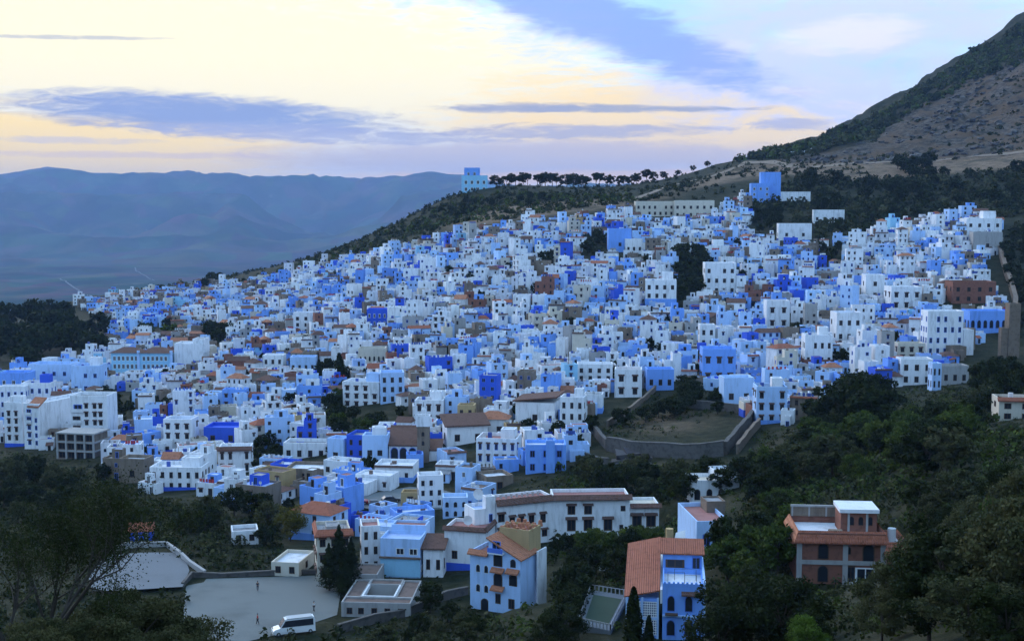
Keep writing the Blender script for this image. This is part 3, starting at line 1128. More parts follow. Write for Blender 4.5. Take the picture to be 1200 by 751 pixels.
# --- blue house with the long red roof
def red_roof_house():
    b = Bld('villa', 733, 746, -7, 'blue villa with long red tiled roof, lattice screens and white roof terrace beside the court', 'house', True)
    v = b.vol(0, 39, 0, 150, 48, 'skyblue', 'tile_red', 0, tiled=(3, 12, 36, 26), over=2)
    b.box('verge', 'frame_white', 41, 43.5, -3, 150, 44, 61)
    for q in (9, 28):
        for z in (4, 26):
            mb = MB()
            u = b.u
            for k in range(7):
                mb.box((q - 8 + k * 2.6) * u, (q - 7 + k * 2.6) * u, -1.2 * u, -0.4 * u, z * u, (z + 19) * u)
            for k in range(7):
                mb.box((q - 8) * u, (q + 9) * u, -0.9 * u, -0.2 * u, (z + k * 3) * u, (z + k * 3 + 0.9) * u)
            mb.build('lattice_screen', 'frame_white', b.k.root)
            b.box('screen_backing', 'pane_blue', q - 8, q + 9, -0.25, 0.1, z, z + 19)
    for q in (0, 18.5, 37):
        b.box('pillar', 'paleblue', q, q + 2.5, -2.2, 0.2, -20, 50)
    b.box('floor_band', 'paleblue', 0, 39.6, -1.7, 0.15, 23.2, 25.4)
    v2 = b.vol(43.8, 92, -4, 62, 62, 'skyblue', 'roof_white', 7)
    b.wins(v2, 'F', [10, 31], [36], 8, 18, 'arch', 'blue')
    b.wins(v2, 'F', [10, 31], [6], 9, 18, 'arch', 'blue')
    b.slab('tile_trim', 'tile_brown', [(66, -9, 57), (90, -9, 57), (90, -4, 60), (66, -4, 60)])
    b.box('ledge', 'paleblue', 43.8, 92, -6, -4, 29, 31)
    b.box('balcony', 'frame_brown', 47, 62, -11, -4, 32, 33.4)
    for k in range(9):
        b.box('merlon', 'skyblue', 45 + k * 5.3, 47.6 + k * 5.3, -4.4, -2.2, 66, 71)
    v3 = b.vol(43.8, 92, 62.3, 100, 86, 'skyblue', 'tile_red', 0, z0=0, tiled=(2, 2, 10, 10), name='upper_wall', rname='upper_roof')
    b.wins(v3, 'F', [15], [70], 20, 9, 'plain', 'brown')
    b.wins(v3, 'F', [41], [65], 9, 18, 'plain', 'blue', 'door')
    b.box('terrace_wall', 'paleblue', 91.8, 94.4, -3.6, 104, -20, 72)
    b.cyl('chimney', 'ochre', 52, 118, 60, 104, 5, 8)
    b.slab('folded_awning', 'cloth_white', [(58, 108, 92), (72, 104, 92), (72, 112, 104), (60, 114, 100)])
    u = b.u
    mb = MB()
    for (a, c) in (((50, 20), (70, 20)), ((58, 34), (84, 34)), ((70, 10), (84, 10))):
        for q in (a, c):
            mb.tube((q[0] * u, q[1] * u, 62 * u), (q[0] * u, q[1] * u, 76 * u), 0.03, 0.03, 5)
        mb.tube((a[0] * u, a[1] * u, 76 * u), (c[0] * u, c[1] * u, 76 * u), 0.02, 0.02, 4)
    mb.build('clothes_line', 'metal_dark', b.k.root)
    lm('red-roofed blue villa', 790, 740)
    HERO_RECT.append((732, 830, 640, 725, b.loc[1] - 2))


# --- unfinished red brick house with concrete frame
def brick_house():
    b = Bld('brick_villa', 934, 683, -5, 'red brick two-storey villa with concrete frame and tiled eaves among dark trees', 'house', True)
    v = b.vol(0, 103, 0, 84, 54, 'rawbrick', 'roof_white', 8)
    b.k.root['label']
    for q in (0, 54, 98):
        b.box('column', 'concrete', q - 1, q + 5, -1.4, 1.0, -20, 52)
    for z in (24, 50):
        b.box('beam', 'concrete', -1.2, 104, -1.6, 1.2, z, z + 5)
    b.wins(v, 'F', [30], [3, 31], 11, 19, 'arch', 'brown')
    b.wins(v, 'F', [83], [29], 12, 20, 'arch', 'brown')
    b.wins(v, 'F', [59], [37], 6, 9, 'arch', 'brown')
    b.wins(v, 'F', [63], [0], 8, 22, 'plain', 'brown', 'door')
    b.wins(v, 'F', [80], [1], 21, 19, 'plain', 'white', 'shutter')
    b.slab('tile_eave', 'tile_red', [(-5, -6, 52), (106, -6, 52), (104, 3, 64), (1, 3, 64)])
    b.slab('tile_eave', 'tile_terracotta', [(-5, 92, 52), (-5, -6, 52), (1, 3, 64), (1, 86, 64)])
    b.slab('tile_eave', 'tile_red', [(106, -6, 52), (106, 92, 52), (102, 86, 64), (102, 3, 64)])
    # roof terrace railing
    for q in (3, 24, 45):
        b.box('rail_post', 'concrete', q, q + 2, 80.5, 82.5, 62, 74)
    b.box('rail_beam', 'concrete', 2, 60, 80, 83, 74, 76.5)
    b.box('rail_wall', 'rawbrown', 2, 60, 81, 82, 62, 74)
    v2 = b.vol(55, 98, 30, 70, 80, 'rawbrick', 'roof_white', 0, z0=50, name='rooftop_room')
    b.box('roof_slab', 'frame_white', 53, 100, 26, 72, 80.5, 85)
    b.wins(v2, 'F', [13, 24, 35], [65], 5, 10, 'arch', 'brown')
    for q in (63, 85):
        b.box('column', 'concrete', q, q + 2.6, 29, 30.6, 54, 80.4)
    b.box('roof_bench', 'rawbrown', 40, 56, 20, 28, 54, 60)
    # right lower wing
    v3 = b.vol(103.4, 128, -6, 60, 44, 'rawbrick', 'roof_white', 8)
    b.slab('tile_eave', 'tile_red', [(98, -14, 42), (133, -14, 42), (128, -4, 54), (104, -4, 54)])
    b.slab('tile_eave', 'tile_terracotta', [(133, -14, 42), (133, 62, 42), (128, 58, 54), (128, -4, 54)])
    b.cyl('water_tank', 'tank_white', 116, 30, 44, 62, 5, 10)
    b.box('terrace_slab', 'concrete', 8, 106, -22, -1.7, -5, -2)
    b.box('terrace_wall', 'rawbrown', 10, 104, -20, -16, -24, -5)
    lm('red brick villa', 1000, 690)
    HERO_RECT.append((932, 1045, 590, 688, b.loc[1] - 2))
    # furniture on the terrace
    u = b.u
    t = T2(b.loc[0], b.loc[1], b.rot, b.loc[2])
    zt = -2 * u
    root = bpy.data.objects.new('garden_table', None)
    root.location = t(64 * u, -10 * u, zt)
    col.objects.link(root)
    tag(root, 'small round white garden table on the brick villa terrace', 'table')
    link('table_top', new_mesh('table_top', *cyl_geo(T2(), 0, 0, 0.70, 0.75, 0.55, 12), 'frame_white'), root)
    for k in range(4):
        mb = MB()
        a = math.pi / 4 + k * math.pi / 2
        mb.tube((0.4 * math.cos(a), 0.4 * math.sin(a), 0), (0.3 * math.cos(a), 0.3 * math.sin(a), 0.7), 0.03, 0.03, 5)
        mb.build('leg', 'frame_white', root)
    for k, (q, m, lab) in enumerate(((82, 'frame_brown', 'dark garden chair on the brick villa terrace'), (100, 'frame_white', 'white garden chair at the end of the brick villa terrace'))):
        r2 = bpy.data.objects.new('garden_chair', None)
        r2.location = t(q * u, -9 * u, zt)
        r2.rotation_euler = (0, 0, 0.6 - k)
        col.objects.link(r2)
        tag(r2, lab, 'chair')
        link('seat', new_mesh('seat', *box_geo(T2(), -0.25, 0.25, -0.25, 0.25, 0.42, 0.46), m), r2)
        link('backrest', new_mesh('backrest', *box_geo(T2(), -0.25, 0.25, 0.22, 0.26, 0.465, 0.95), m), r2)
        for sx in (-0.22, 0.22):
            for sy in (-0.22, 0.22):
                mb = MB()
                mb.tube((sx, sy, 0), (sx, sy, 0.42), 0.025, 0.025, 5)
                mb.build('leg', m, r2)


def slope_block(name, px0, px1, pyt, pyb, rot, label, wall='white', roof='roof_white', rows=2, cols=3, kind='plain', tone='brown', depth=0.8, cat='house',
                tiled=None, extra=None, par=4, fine=False, side=None, wsz=None, group=HOUSE_GROUP, rise=8):
    """one building from its outline in the photo: facade px0..px1, roof edge pyt, ground pyb"""
    c = math.cos(R(rot))
    b = Bld(name, px0, pyb, rot, label, cat, fine, group if cat == 'house' else None)
    HERO_RECT.append((px0, px1, pyt, pyb, b.loc[1]))
    W, H = (px1 - px0) / c, pyb - pyt
    D = max(W * depth, 12)
    v = b.vol(0, W, 0, D, H - (0 if tiled else par), wall, roof, par, tiled=tiled, rise=rise)
    ww = wsz or (min(W / cols * 0.34, 1.25 / b.u), min(H / rows * 0.44, 1.7 / b.u))
    us = [W * (k + 0.5) / cols for k in range(cols)]
    zs = [(H - par) * (k + 0.32) / rows for k in range(rows)]
    for z in zs:
        for q in us:
            if cols * rows > 4 and random.random() < 0.07:
                continue
            fx, fy, fr = face_pos(0, W, 0, D, 'F', q)
            b.k.win(kind, tone, (fx * b.u, fy * b.u, z * b.u), fr, ww[0] * b.u, ww[1] * b.u)
    n = max(1, int(D / W * cols))
    for f in (side or ('L', 'R')):
        for z in zs:
            for k in range(n):
                if random.random() < 0.35:
                    continue
                fx, fy, fr = face_pos(0, W, 0, D, f, D * (k + 0.5) / n)
                b.k.win(kind, tone, (fx * b.u, fy * b.u, z * b.u), fr, ww[0] * b.u, ww[1] * b.u)
    if extra:
        extra(b, W, D, H)
    return b


def roomy(wall='white', tank=True, dish=True):
    def f(b, W, D, H):
        b.vol(W * 0.55, W * 0.9, D * 0.4, D * 0.85, H + 7, wall, 'roof_white', 1.5, z0=H - 8, name='rooftop_room', rname='room_roof')
        if tank:
            b.tank(W * 0.25, D * 0.6, H - 4, 0.55 / b.u, 1.4 / b.u, 'tank_blue')
        if dish:
            b.dish(W * 0.15, D * 0.3, H - 4, 0.5 / b.u)
    return f


def trim(m='tile_brown'):
    def f(b, W, D, H):
        b.slab('tile_trim', m, [(-2, -3, H - 2), (W + 2, -3, H - 2), (W + 2, 0.5, H + 1.5), (-2, 0.5, H + 1.5)])
        b.tank(W * 0.3, D * 0.6, H - 4, 0.55 / b.u, 1.4 / b.u)
    return f


def base_band(m='cobalt', z=8):
    def f(b, W, D, H):
        b.box('painted_base', m, -0.3, W + 0.3, -0.3, D * 0.98, -25, z)
        roomy()(b, W, D, H)
    return f

white_guesthouse()
arched_house()
red_roof_house()
brick_house()


# --- small houses round the foreground cluster
def blue_store(b, W, D, H):
    b.box('painted_base', 'cobalt', -0.4, W + 0.4, -0.4, D * 0.98, -25, 10)
    b.slab('tile_trim', 'tile_brown', [(-2, -3, H - 2), (W + 2, -3, H - 2), (W + 2, 0.5, H + 2), (-2, 0.5, H + 2)])
    b.slab('tile_trim', 'tile_brown', [(W + 3, -2, H - 2), (W + 3, D, H - 2), (W - 0.5, D, H + 2), (W - 0.5, -2, H + 2)])
    b.dish(W * 0.45, D * 0.5, H - 4, 6, 0.6)


slope_block('house', 521, 570, 615, 668, -14, 'tall white house with blue painted base and dark red tiled roof edge', 'white', 'roof_pink', 1, 2, 'plain', 'brown', 0.9, extra=blue_store, wsz=(6, 9), fine=True)


def cream_ext(b, W, D, H):
    for a in ([(-3, -4, H - 3), (W + 3, -4, H - 3), (W + 2, 4, H + 3), (1, 4, H + 3)], [(-3, D + 2, H - 3), (-3, -4, H - 3), (1, 4, H + 3), (1, D - 3, H + 3)]):
        b.slab('tile_eave', 'tile_red', a)
    b.vol(W * 0.3, W * 0.7, D * 0.3, D * 0.7, H + 2, 'concrete', 'roof_grey', 1, z0=H - 8, name='rooftop_room', rname='room_roof')
    b.clothes(W * 0.2, W * 0.8, D * 0.2, H - 4, 8)


slope_block('house', 372, 412, 622, 682, 12, 'cream four-storey corner house with red tiled eave behind the cypresses', 'cream', 'roof_grey', 3, 3, 'hood', 'brown', 1.4, extra=cream_ext, side=('L',), wsz=(6, 9), fine=True)


def paleb(b, W, D, H):
    b.box('shop_front', 'turquoise', 0, W, -1.2, -0.3, 2, 24)
    b.vol(W * 0.1, W * 0.98, D * 0.98, D * 1.6, H + 4, 'paleblue', 'roof_pink', 3, z0=-20, name='rear_wall', rname='rear_roof')
    b.box('ledge', 'roof_brown', -1, W + 1, -3, 0, H - 24, H - 22)


slope_block('house', 446, 494, 628, 676, -8, 'pale blue flat-roofed house with three pink shuttered windows beside the cypresses', 'paleblue', 'roof_blue', 2, 3, 'plain', 'white', 0.8, extra=paleb, wsz=(9, 7), fine=True)
slope_block('house', 424, 446, 614, 672, 10, 'narrow white house with flat pink roof wedged behind the cypresses', 'white', 'roof_pink', 3, 2, 'plain', 'brown', 1.6, fine=True)
slope_block('house', 496, 520, 640, 676, -6, 'low house with red tiled lean-to roof next to the pale blue house', 'white', 'tile_brown', 1, 2, 'plain', 'brown', 1.3, tiled=(0, 0, 9, 9))
slope_block('house', 810, 868, 562, 594, 6, 'small white house with yellowish flat roof and dark arched openings among trees', 'white', 'cream', 1, 4, 'arch', 'brown', 0.7, extra=lambda b, W, D, H: b.vol(W * 0.55, W * 1.05, D * 0.4, D * 1.1, H + 6, 'white', 'roof_white', 2, z0=-10, name='rear_wall', rname='rear_roof'), wsz=(6, 12), fine=True)


def annex_terrace():
    b = Bld('roof_terrace', 816, 652, 6, 'narrow blue annex with a red floored roof terrace behind the villa', 'house', True)
    v = b.vol(0, 40, 0, 95, 38, 'paleblue', 'roof_pink', 5)
    b.wins(v, 'F', [12], [14], 8, 12, 'plain', 'blue')
    b.vol(28, 52, 60, 90, 50, 'stone_tan', 'roof_grey', 2, name='stone_shed', rname='shed_roof')


annex_terrace()


# courtyard building with dark roofs by the sports ground
def courtyard():
    b = Bld('courtyard_building', 400, 722, -4, 'low courtyard building with grey flat roofs around an open patio', 'building', True)
    v = b.vol(0, 84, 0, 22, 16, 'concrete', 'roof_brown', 2)
    b.vol(0, 20, 22.3, 92, 16, 'concrete', 'roof_brown', 2, rname='roof')
    b.vol(62, 84, 22.3, 92, 16, 'concrete', 'roof_brown', 2)
    b.vol(20.3, 61.7, 70, 92, 17, 'concrete', 'roof_brown', 2)
    b.box('patio_rim', 'frame_white', 20.3, 61.7, 22.3, 24.5, 14, 19)
    b.box('patio_rim', 'frame_white', 59.5, 61.7, 24.5, 69.8, 14, 19)
    b.box('patio_rim', 'frame_white', 20.3, 22.5, 24.5, 69.8, 14, 19)
    b.wins(v, 'F', [10, 24, 40, 56, 72], [4], 6, 7, 'plain', 'brown')
    b.vol(-14, 26, 100, 150, 20, 'concrete', 'roof_brown', 2, name='rear_wall', rname='rear_roof')


courtyard()
slope_block('shed', 318, 352, 657, 674, -10, 'low white flat-roofed shed at the edge of the sports ground', 'cream', 'roof_white', 1, 2, 'plain', 'brown', 1.6, cat='shed')
slope_block('house', 272, 302, 622, 638, 15, 'small lone white house among dark trees above the sports ground', 'white', 'roof_grey', 1, 2, 'plain', 'brown', 1.0)


# hut with red roof
def hut():
    b = Bld('hut', 152, 634, 10, 'small blue hut with bright red pitched roof among trees', 'hut', True)
    v = b.vol(0, 26, 0, 20, 11, 'cobalt', 'tile_red', tiled='gable', rise=9, over=2)
    b.wins(v, 'F', [8, 19], [3], 4, 6, 'plain', 'white')


hut()


# --- mosque with brown brick minaret
def mosque():
    b = Bld('mosque', 456, 546, -2, 'white mosque hall with brown tiled roof and blue arcade below the green garden', 'mosque', True)
    v = b.vol(0, 36, 0, 34, 26, 'white', 'tile_brown', tiled=(0, 0, 14, 14), over=2)
    b.wins(v, 'F', [6.5, 17, 28], [8], 8, 14, 'arch', 'blue', 'arch')
    b.vol(-2, 34, 34.4, 62, 30, 'white', 'tile_brown', tiled='gable', rise=11, over=2, name='rear_hall', rname='rear_roof')
    b.vol(-31, -1, -6, 18, 34, 'paleblue', 'roof_blue', 4, name='side_wall', rname='side_roof')
    b.wins((-31, -1, -6, 18, T2(), 0, None), 'F', [9, 21], [14], 5, 6, 'plain', 'brown')
    b.vol(-20, -4, 0, 14, 44, 'white', 'roof_white', 2, z0=28, name='rooftop_room', rname='room_roof')
    b.vol(36.3, 62, 1, 24, 20, 'white', 'tile_brown', tiled=(0, 0, 9, 9), over=1, name='porch', rname='porch_roof')
    lm('mosque', 470, 546)
    HERO_RECT.append((425, 520, 512, 546, b.loc[1]))
    HERO_RECT.append((486, 506, 476, 545, b.loc[1]))
    m = Bld('minaret', 489, 543, -2, 'square brown brick minaret with white crenellated top beside the mosque', 'minaret', True)
    v = m.vol(0, 14, 0, 14, 43, 'rawbrown', 'roof_white', 1, z0=-10)
    m.wins(v, 'F', [7], [22, 33], 3, 5, 'arch', 'brown')
    m.vol(-0.8, 14.8, -0.8, 14.8, 55, 'white', 'roof_white', 2, z0=44.4, name='gallery', rname='gallery_roof')
    for k in range(4):
        m.box('merlon', 'frame_white', -0.6 + k * 4.1, 1.8 + k * 4.1, -0.7, 0.8, 57, 59.5)
    m.vol(4.5, 9.5, 4.5, 9.5, 64, 'white', 'roof_white', 0, z0=54.8, name='lantern')
    m.k.add('lantern_dome', 'frame_white', cyl_geo(T2(), 7 * m.u, 7 * m.u, 64 * m.u + 0.01, 67 * m.u, 2.4 * m.u, 10, 0.8 * m.u))
    m.cyl('finial', 'metal_dark', 7, 7, 67, 73, 0.5, 6, 0.2)
    lm('brown brick minaret', 495, 542)


mosque()


# --- long turquoise school
def school():
    b = Bld('school', 131, 444, -2, 'long turquoise three-storey school with brown hipped roof and rows of windows', 'school', True)
    v = b.vol(0, 34, 0, 24, 31, 'turquoise', 'tile_brown', tiled='hip', rise=6, over=2)
    v2 = b.vol(34.4, 70, -1, 24, 31, 'turquoise', 'tile_brown', tiled='hip', rise=6, over=2)
    for z in (3, 12.5, 22):
        b.wins(v, 'F', [4 + k * 5.2 for k in range(6)], [z], 3, 5, 'plain', 'white')
        b.wins(v2, 'F', [5 + k * 5.2 for k in range(6)], [z], 3, 5, 'plain', 'white')
    b.box('awning', 'cobalt', 38, 70, -5, -1.2, 8, 9.5)
    for q in (31.5, 70.5):
        b.box('pilaster', 'paleblue', q, q + 3, -2.2, -0.2, -20, 34)
    for k in range(2):
        b.vol(2 + 36 * k, 32 + 34 * k, -16, -7, 7 - 2 * k, 'white', 'roof_grey', 1, name='porch', rname='porch_roof')
    b.vol(74, 108, 4, 32, 40, 'white', 'roof_white', 2, name='end_wall', rname='end_roof')
    b.vol(95, 109, 8, 30, 46, 'white', 'roof_grey', 1, z0=30, name='stair_tower', rname='stair_roof')
    lm('turquoise school', 170, 444)
    HERO_RECT.append((130, 238, 400, 444, b.loc[1]))


school()


# --- apartment blocks at the town's foot
def apartments():
    b = Bld('apartment_block', 29, 526, -20, 'narrow white apartment block with blank side wall and red tiled top', 'building', True)
    v = b.vol(0, 22, 0, 90, 52, 'white', 'roof_white', 3)
    b.slab('tile_roof', 'tile_terracotta', [(6, -1, 52), (23, -1, 52), (23, 14, 61), (6, 14, 61)])
    b.wins(v, 'F', [8], [6, 15, 24], 4, 5, 'hood', 'blue')
    b.wins(v, 'F', [8], [33, 42], 6, 6, 'box', 'blue')
    b.wins(v, 'F', [18], [6, 15, 24, 33], 3, 5, 'plain', 'blue')
    b2 = Bld('apartment_block', 84, 524, -2, 'white five-storey apartment block with hooded windows and blue balcony above the concrete shell', 'building', True)
    v = b2.vol(0, 44, 0, 34, 58, 'white', 'roof_grey', 4)
    b2.wins(v, 'F', [19, 29, 36], [7, 17, 27, 37, 47], 3.6, 5, 'hood', 'brown')
    b2.wins(v, 'F', [7], [8, 19, 30], 8, 7, 'box', 'brown')
    b2.wins(v, 'F', [9], [43], 9, 8, 'box', 'blue')
    b3 = Bld('apartment_block', 6, 524, -6, 'white apartment block with blue painted base at the foot of the town', 'building', True)
    v = b3.vol(0, 23, 0, 26, 50, 'white', 'roof_white', 4)
    b3.box('painted_base', 'cobalt', -0.3, 23.3, -0.3, 25, -15, 5)
    b3.wins(v, 'F', [6, 15], [9, 19, 29, 38], 3, 5, 'hood', 'brown')
    b3.vol(4, 18, 6, 20, 58, 'white', 'roof_white', 2, z0=44, name='rooftop_room', rname='room_roof')
    b4 = Bld('concrete_shell', 66, 538, -12, 'unfinished brown concrete building shell with pale flat roof slab', 'building', True)
    u = b4.u
    v = b4.vol(1.5, 48, 3, 34, 31, 'rawbrown', 'concrete', 0.5, name='wall')
    for z in (0, 10.5, 21, 31.5):
        b4.box('floor_slab', 'concrete' if z else 'rawbrown', 0, 50, 0, 36, z - 0.8, z + 0.9)
    for q in (0.3, 12, 24, 36, 47.5):
        b4.box('column', 'concrete', q, q + 2, 0.2, 2.2, -10, 31)
    b4.wins((1.5, 48, 3, 34, T2(), 0, None), 'F', [5, 17, 29, 41], [2, 12.5, 23], 8, 6.5, 'plain', 'brown', 'opening')
    lm('blank-walled apartment block', 60, 528)
    HERO_RECT.append((5, 130, 465, 535, b.loc[1] - 8))
    slope_block('house', 0, 30, 452, 492, 4, 'long white terrace of rooms with two rows of windows behind the apartment blocks', 'white', 'roof_white', 3, 4, 'plain', 'blue', 0.6)
    slope_block('house', 26, 60, 448, 488, 2, 'white house with deep blue rooftop room behind the blank-walled block', 'white', 'roof_white', 3, 4, 'plain', 'blue', 0.7, extra=roomy('cobalt'))
    slope_block('house', 84, 118, 428, 462, 0, 'pale blue stepped villa with rooftop pavilion below the dark grove', 'paleblue', 'roof_blue', 2, 3, 'plain', 'blue', 0.8, extra=roomy('white'))
    slope_block('house', 34, 84, 426, 458, -4, 'wide pale blue flat-roofed villa below the dark grove', 'paleblue', 'roof_blue', 2, 4, 'plain', 'blue', 0.6)


apartments()

# --- other buildings one can pick out on the hillside
SB = slope_block
SB('house', 0, 34, 436, 470, 0, 'low sky blue house at the town edge below the grove', 'skyblue', 'roof_blue', 2, 3, 'plain', 'white', 0.7)
SB('house', 656, 684, 464, 508, -12, 'tall white house with three storeys of small windows beside the walled garden', 'white', 'roof_white', 3, 3, 'plain', 'brown', 1.0, extra=roomy())
SB('house', 886, 922, 452, 498, -3, 'tall pale blue house with brown flat roof and hooded windows by the ramp', 'paleblue', 'roof_brown', 3, 3, 'hood', 'brown', 0.9, extra=base_band('skyblue', 6), fine=True)
SB('house', 823, 862, 408, 450, -2, 'large sky blue house with two rows of windows over the walled garden', 'skyblue', 'roof_blue', 2, 3, 'hood', 'brown', 0.8)
SB('house', 848, 884, 442, 478, 4, 'pale blue blank-fronted house standing on the garden wall corner', 'paleblue', 'roof_white', 1, 2, 'plain', 'brown', 0.7)
SB('school', 1086, 1128, 364, 418, 0, 'white and blue four-storey school with even rows of windows near the city wall', 'white', 'roof_white', 4, 5, 'plain', 'blue', 0.6, cat='school', fine=True, extra=lambda b, W, D, H: b.vol(W + 0.4, W + 12, -2, 20, 30, 'white', 'roof_white', 2, name='stair_wall', rname='stair_roof'))
SB('house', 1136, 1180, 364, 392, 1, 'deep sky blue building with a row of arched windows against the city wall', 'skyblue', 'roof_blue', 1, 6, 'arch', 'blue', 0.6, fine=True, wsz=(4, 9))
SB('house', 1116, 1166, 330, 356, -2, 'dark red brick unfinished house with open upper floor below the old wall', 'rawbrick', 'rawbrown', 2, 4, 'plain', 'brown', 0.6)
SB('house', 1052, 1084, 402, 424, 0, 'beige two-storey house between the school and white houses', 'cream', 'roof_grey', 2, 3, 'hood', 'brown', 0.7)
SB('house', 1055, 1092, 420, 452, -4, 'white house with dark roof porch above the tall dark trees', 'white', 'roof_grey', 2, 3, 'plain', 'brown', 0.7)
SB('house', 1092, 1103, 425, 458, 2, 'narrow pale blue house with curved gable above the tall dark trees', 'paleblue', 'roof_blue', 2, 2, 'plain', 'brown', 1.3)
SB('house', 1103, 1135, 428, 452, 0, 'grey raw concrete house with open veranda below the school', 'concrete', 'roof_grey', 1, 3, 'plain', 'brown', 0.7)
SB('house', 1170, 1230, 466, 494, -8, 'cream house with red tiled eave alone on the green slope', 'cream', 'roof_pink', 2, 3, 'plain', 'brown', 0.6, extra=trim('tile_red'), fine=True)
SB('house', 943, 975, 392, 430, -3, 'white house with two rows of narrow dark windows and brown ground floor', 'white', 'roof_white', 2, 4, 'plain', 'brown', 0.8, extra=base_band('rawbrick', 9))
SB('house', 980, 1010, 366, 402, 2, 'white three-storey house with pale blue roof wall uphill from the dark trees', 'white', 'roof_blue', 2, 3, 'plain', 'brown', 0.9)
SB('house', 1044, 1080, 336, 364, 0, 'white house with two regular rows of hooded windows', 'white', 'roof_white', 2, 3, 'hood', 'brown', 0.8)
SB('house', 1014, 1036, 322, 352, -3, 'slim white tower house with a single window on each floor', 'white', 'roof_white', 2, 1, 'plain', 'brown', 1.0)
SB('house', 1132, 1172, 256, 278, -6, 'large white stepped house at the upper edge by the old wall', 'white', 'roof_white', 2, 4, 'plain', 'brown', 0.8, extra=roomy())
SB('house', 1140, 1172, 272, 296, -10, 'grey bare-walled house just under the white stepped house', 'concrete', 'roof_grey', 1, 1, 'plain', 'brown', 0.8)
SB('house', 953, 988, 246, 262, -8, 'white and blue cottage row reaching out into the dark woodland', 'white', 'roof_blue', 1, 4, 'plain', 'brown', 0.4)
SB('house', 912, 950, 262, 282, -6, 'low white house with grey terrace at the edge of the woodland', 'white', 'roof_grey', 1, 2, 'plain', 'brown', 0.5)
SB('house', 880, 902, 215, 238, -4, 'bright blue and white house standing highest on the slope under the dirt road', 'skyblue', 'roof_white', 3, 3, 'plain', 'white', 0.8,
   extra=lambda b, W, D, H: b.vol(W * 0.55, W * 1.6, D * 0.5, D * 1.4, H + 11, 'skyblue', 'roof_blue', 2, name='rear_wall', rname='rear_roof'))
SB('house', 906, 948, 225, 236, -8, 'long low white house beside the bright blue house under the dirt road', 'white', 'roof_white', 1, 3, 'plain', 'brown', 0.4)
SB('school', 745, 790, 236, 254, 2, 'long cream school wing with a row of dark windows under the ridge', 'cream', 'roof_grey', 2, 7, 'plain', 'brown', 0.35, cat='school')
SB('school', 790, 836, 235, 256, -6, 'large cream school block with brown roof edge under the ridge', 'cream', 'roof_brown', 2, 6, 'plain', 'brown', 0.5, cat='school')
SB('house', 826, 862, 308, 346, -3, 'broad white house with two rows of small windows standing beside the dark grove', 'white', 'roof_white', 3, 4, 'plain', 'brown', 0.8)
SB('house', 756, 792, 328, 362, -6, 'tall white house with pale blue lower storeys facing the dark grove', 'white', 'roof_white', 3, 4, 'plain', 'brown', 0.8, extra=base_band('skyblue', 12))
SB('house', 713, 740, 268, 296, 0, 'plain sky blue blank-fronted house high on the slope', 'skyblue', 'roof_blue', 1, 1, 'plain', 'brown', 0.8)
SB('house', 733, 753, 280, 298, 0, 'small white house with two windows beside the blank sky blue house', 'white', 'roof_white', 1, 3, 'plain', 'brown', 0.8)
SB('house', 402, 446, 446, 478, -12, 'large white house block with many square windows above the mosque garden', 'white', 'roof_white', 3, 4, 'hood', 'brown', 0.7, extra=roomy('paleblue'))
SB('house', 446, 474, 436, 474, 8, 'pale blue house joined to the large white block above the mosque garden', 'paleblue', 'roof_blue', 3, 3, 'plain', 'brown', 0.9)
SB('house', 486, 520, 468, 498, -4, 'white balconied house above the minaret', 'white', 'roof_white', 2, 3, 'hood', 'brown', 0.8, extra=roomy())
SB('house', 536, 556, 474, 500, -6, 'ochre house beside white neighbours uphill from the minaret', 'ochre', 'roof_brown', 2, 2, 'plain', 'brown', 0.9)
SB('house', 430, 454, 362, 384, 0, 'deep cobalt blue house with two rows of dark windows in the middle of town', 'cobalt', 'roof_blue', 2, 4, 'plain', 'white', 0.8)
SB('house', 344, 364, 366, 392, -4, 'white three-storey house with a column of windows beside blue roofs', 'white', 'roof_blue', 3, 2, 'plain', 'brown', 1.0)
SB('house', 420, 452, 408, 428, 2, 'beige house with arcaded upper floor in the middle of town', 'cream', 'roof_grey', 1, 6, 'arch', 'brown', 0.7)
SB('house', 308, 332, 416, 438, 0, 'white cube house with four windows in a row near the tall conifers', 'white', 'roof_white', 2, 3, 'plain', 'brown', 0.9)
SB('house', 340, 370, 418, 438, 2, 'pale blue house close to the tall conifers', 'paleblue', 'roof_blue', 1, 4, 'plain', 'brown', 0.7)
SB('house', 332, 384, 518, 540, -4, 'wide white house with three square windows and long grey roof by the mosque garden', 'white', 'roof_grey', 1, 4, 'plain', 'brown', 0.6, fine=True)
SB('house', 384, 404, 512, 546, -20, 'pale blue gable house joined to the wide white house', 'paleblue', 'roof_blue', 1, 1, 'plain', 'brown', 1.0)
SB('house', 334, 382, 548, 566, -6, 'brown walled house with bright white roof and bare sides', 'rawbrown', 'roof_white', 1, 1, 'plain', 'brown', 0.9)
SB('house', 176, 238, 546, 576, -3, 'white house with blue painted middle and a row of square windows at the lower edge', 'white', 'roof_white', 2, 6, 'plain', 'brown', 0.6, extra=base_band('cobalt', 6), fine=True)
SB('house', 239, 282, 500, 522, -3, 'flat deep cobalt blue house with a broad terrace', 'cobalt', 'cobalt', 1, 2, 'plain', 'brown', 0.9)
SB('house', 192, 226, 490, 528, -4, 'white house with hooded windows next to the cobalt terrace', 'white', 'roof_blue', 3, 3, 'hood', 'brown', 0.8)
SB('house', 256, 294, 524, 556, 6, 'white house with tiled roof trim below the cobalt terrace', 'white', 'roof_white', 2, 4, 'hood', 'brown', 0.8, extra=trim())
SB('house', 140, 172, 536, 566, -8, 'raw brown brick house with bare walls at the lower edge', 'rawbrown', 'roof_white', 1, 1, 'plain', 'brown', 0.8)
SB('house', 491, 520, 556, 596, 10, 'white house with scattered small windows on the square', 'white', 'roof_white', 3, 3, 'plain', 'brown', 0.8, fine=True)
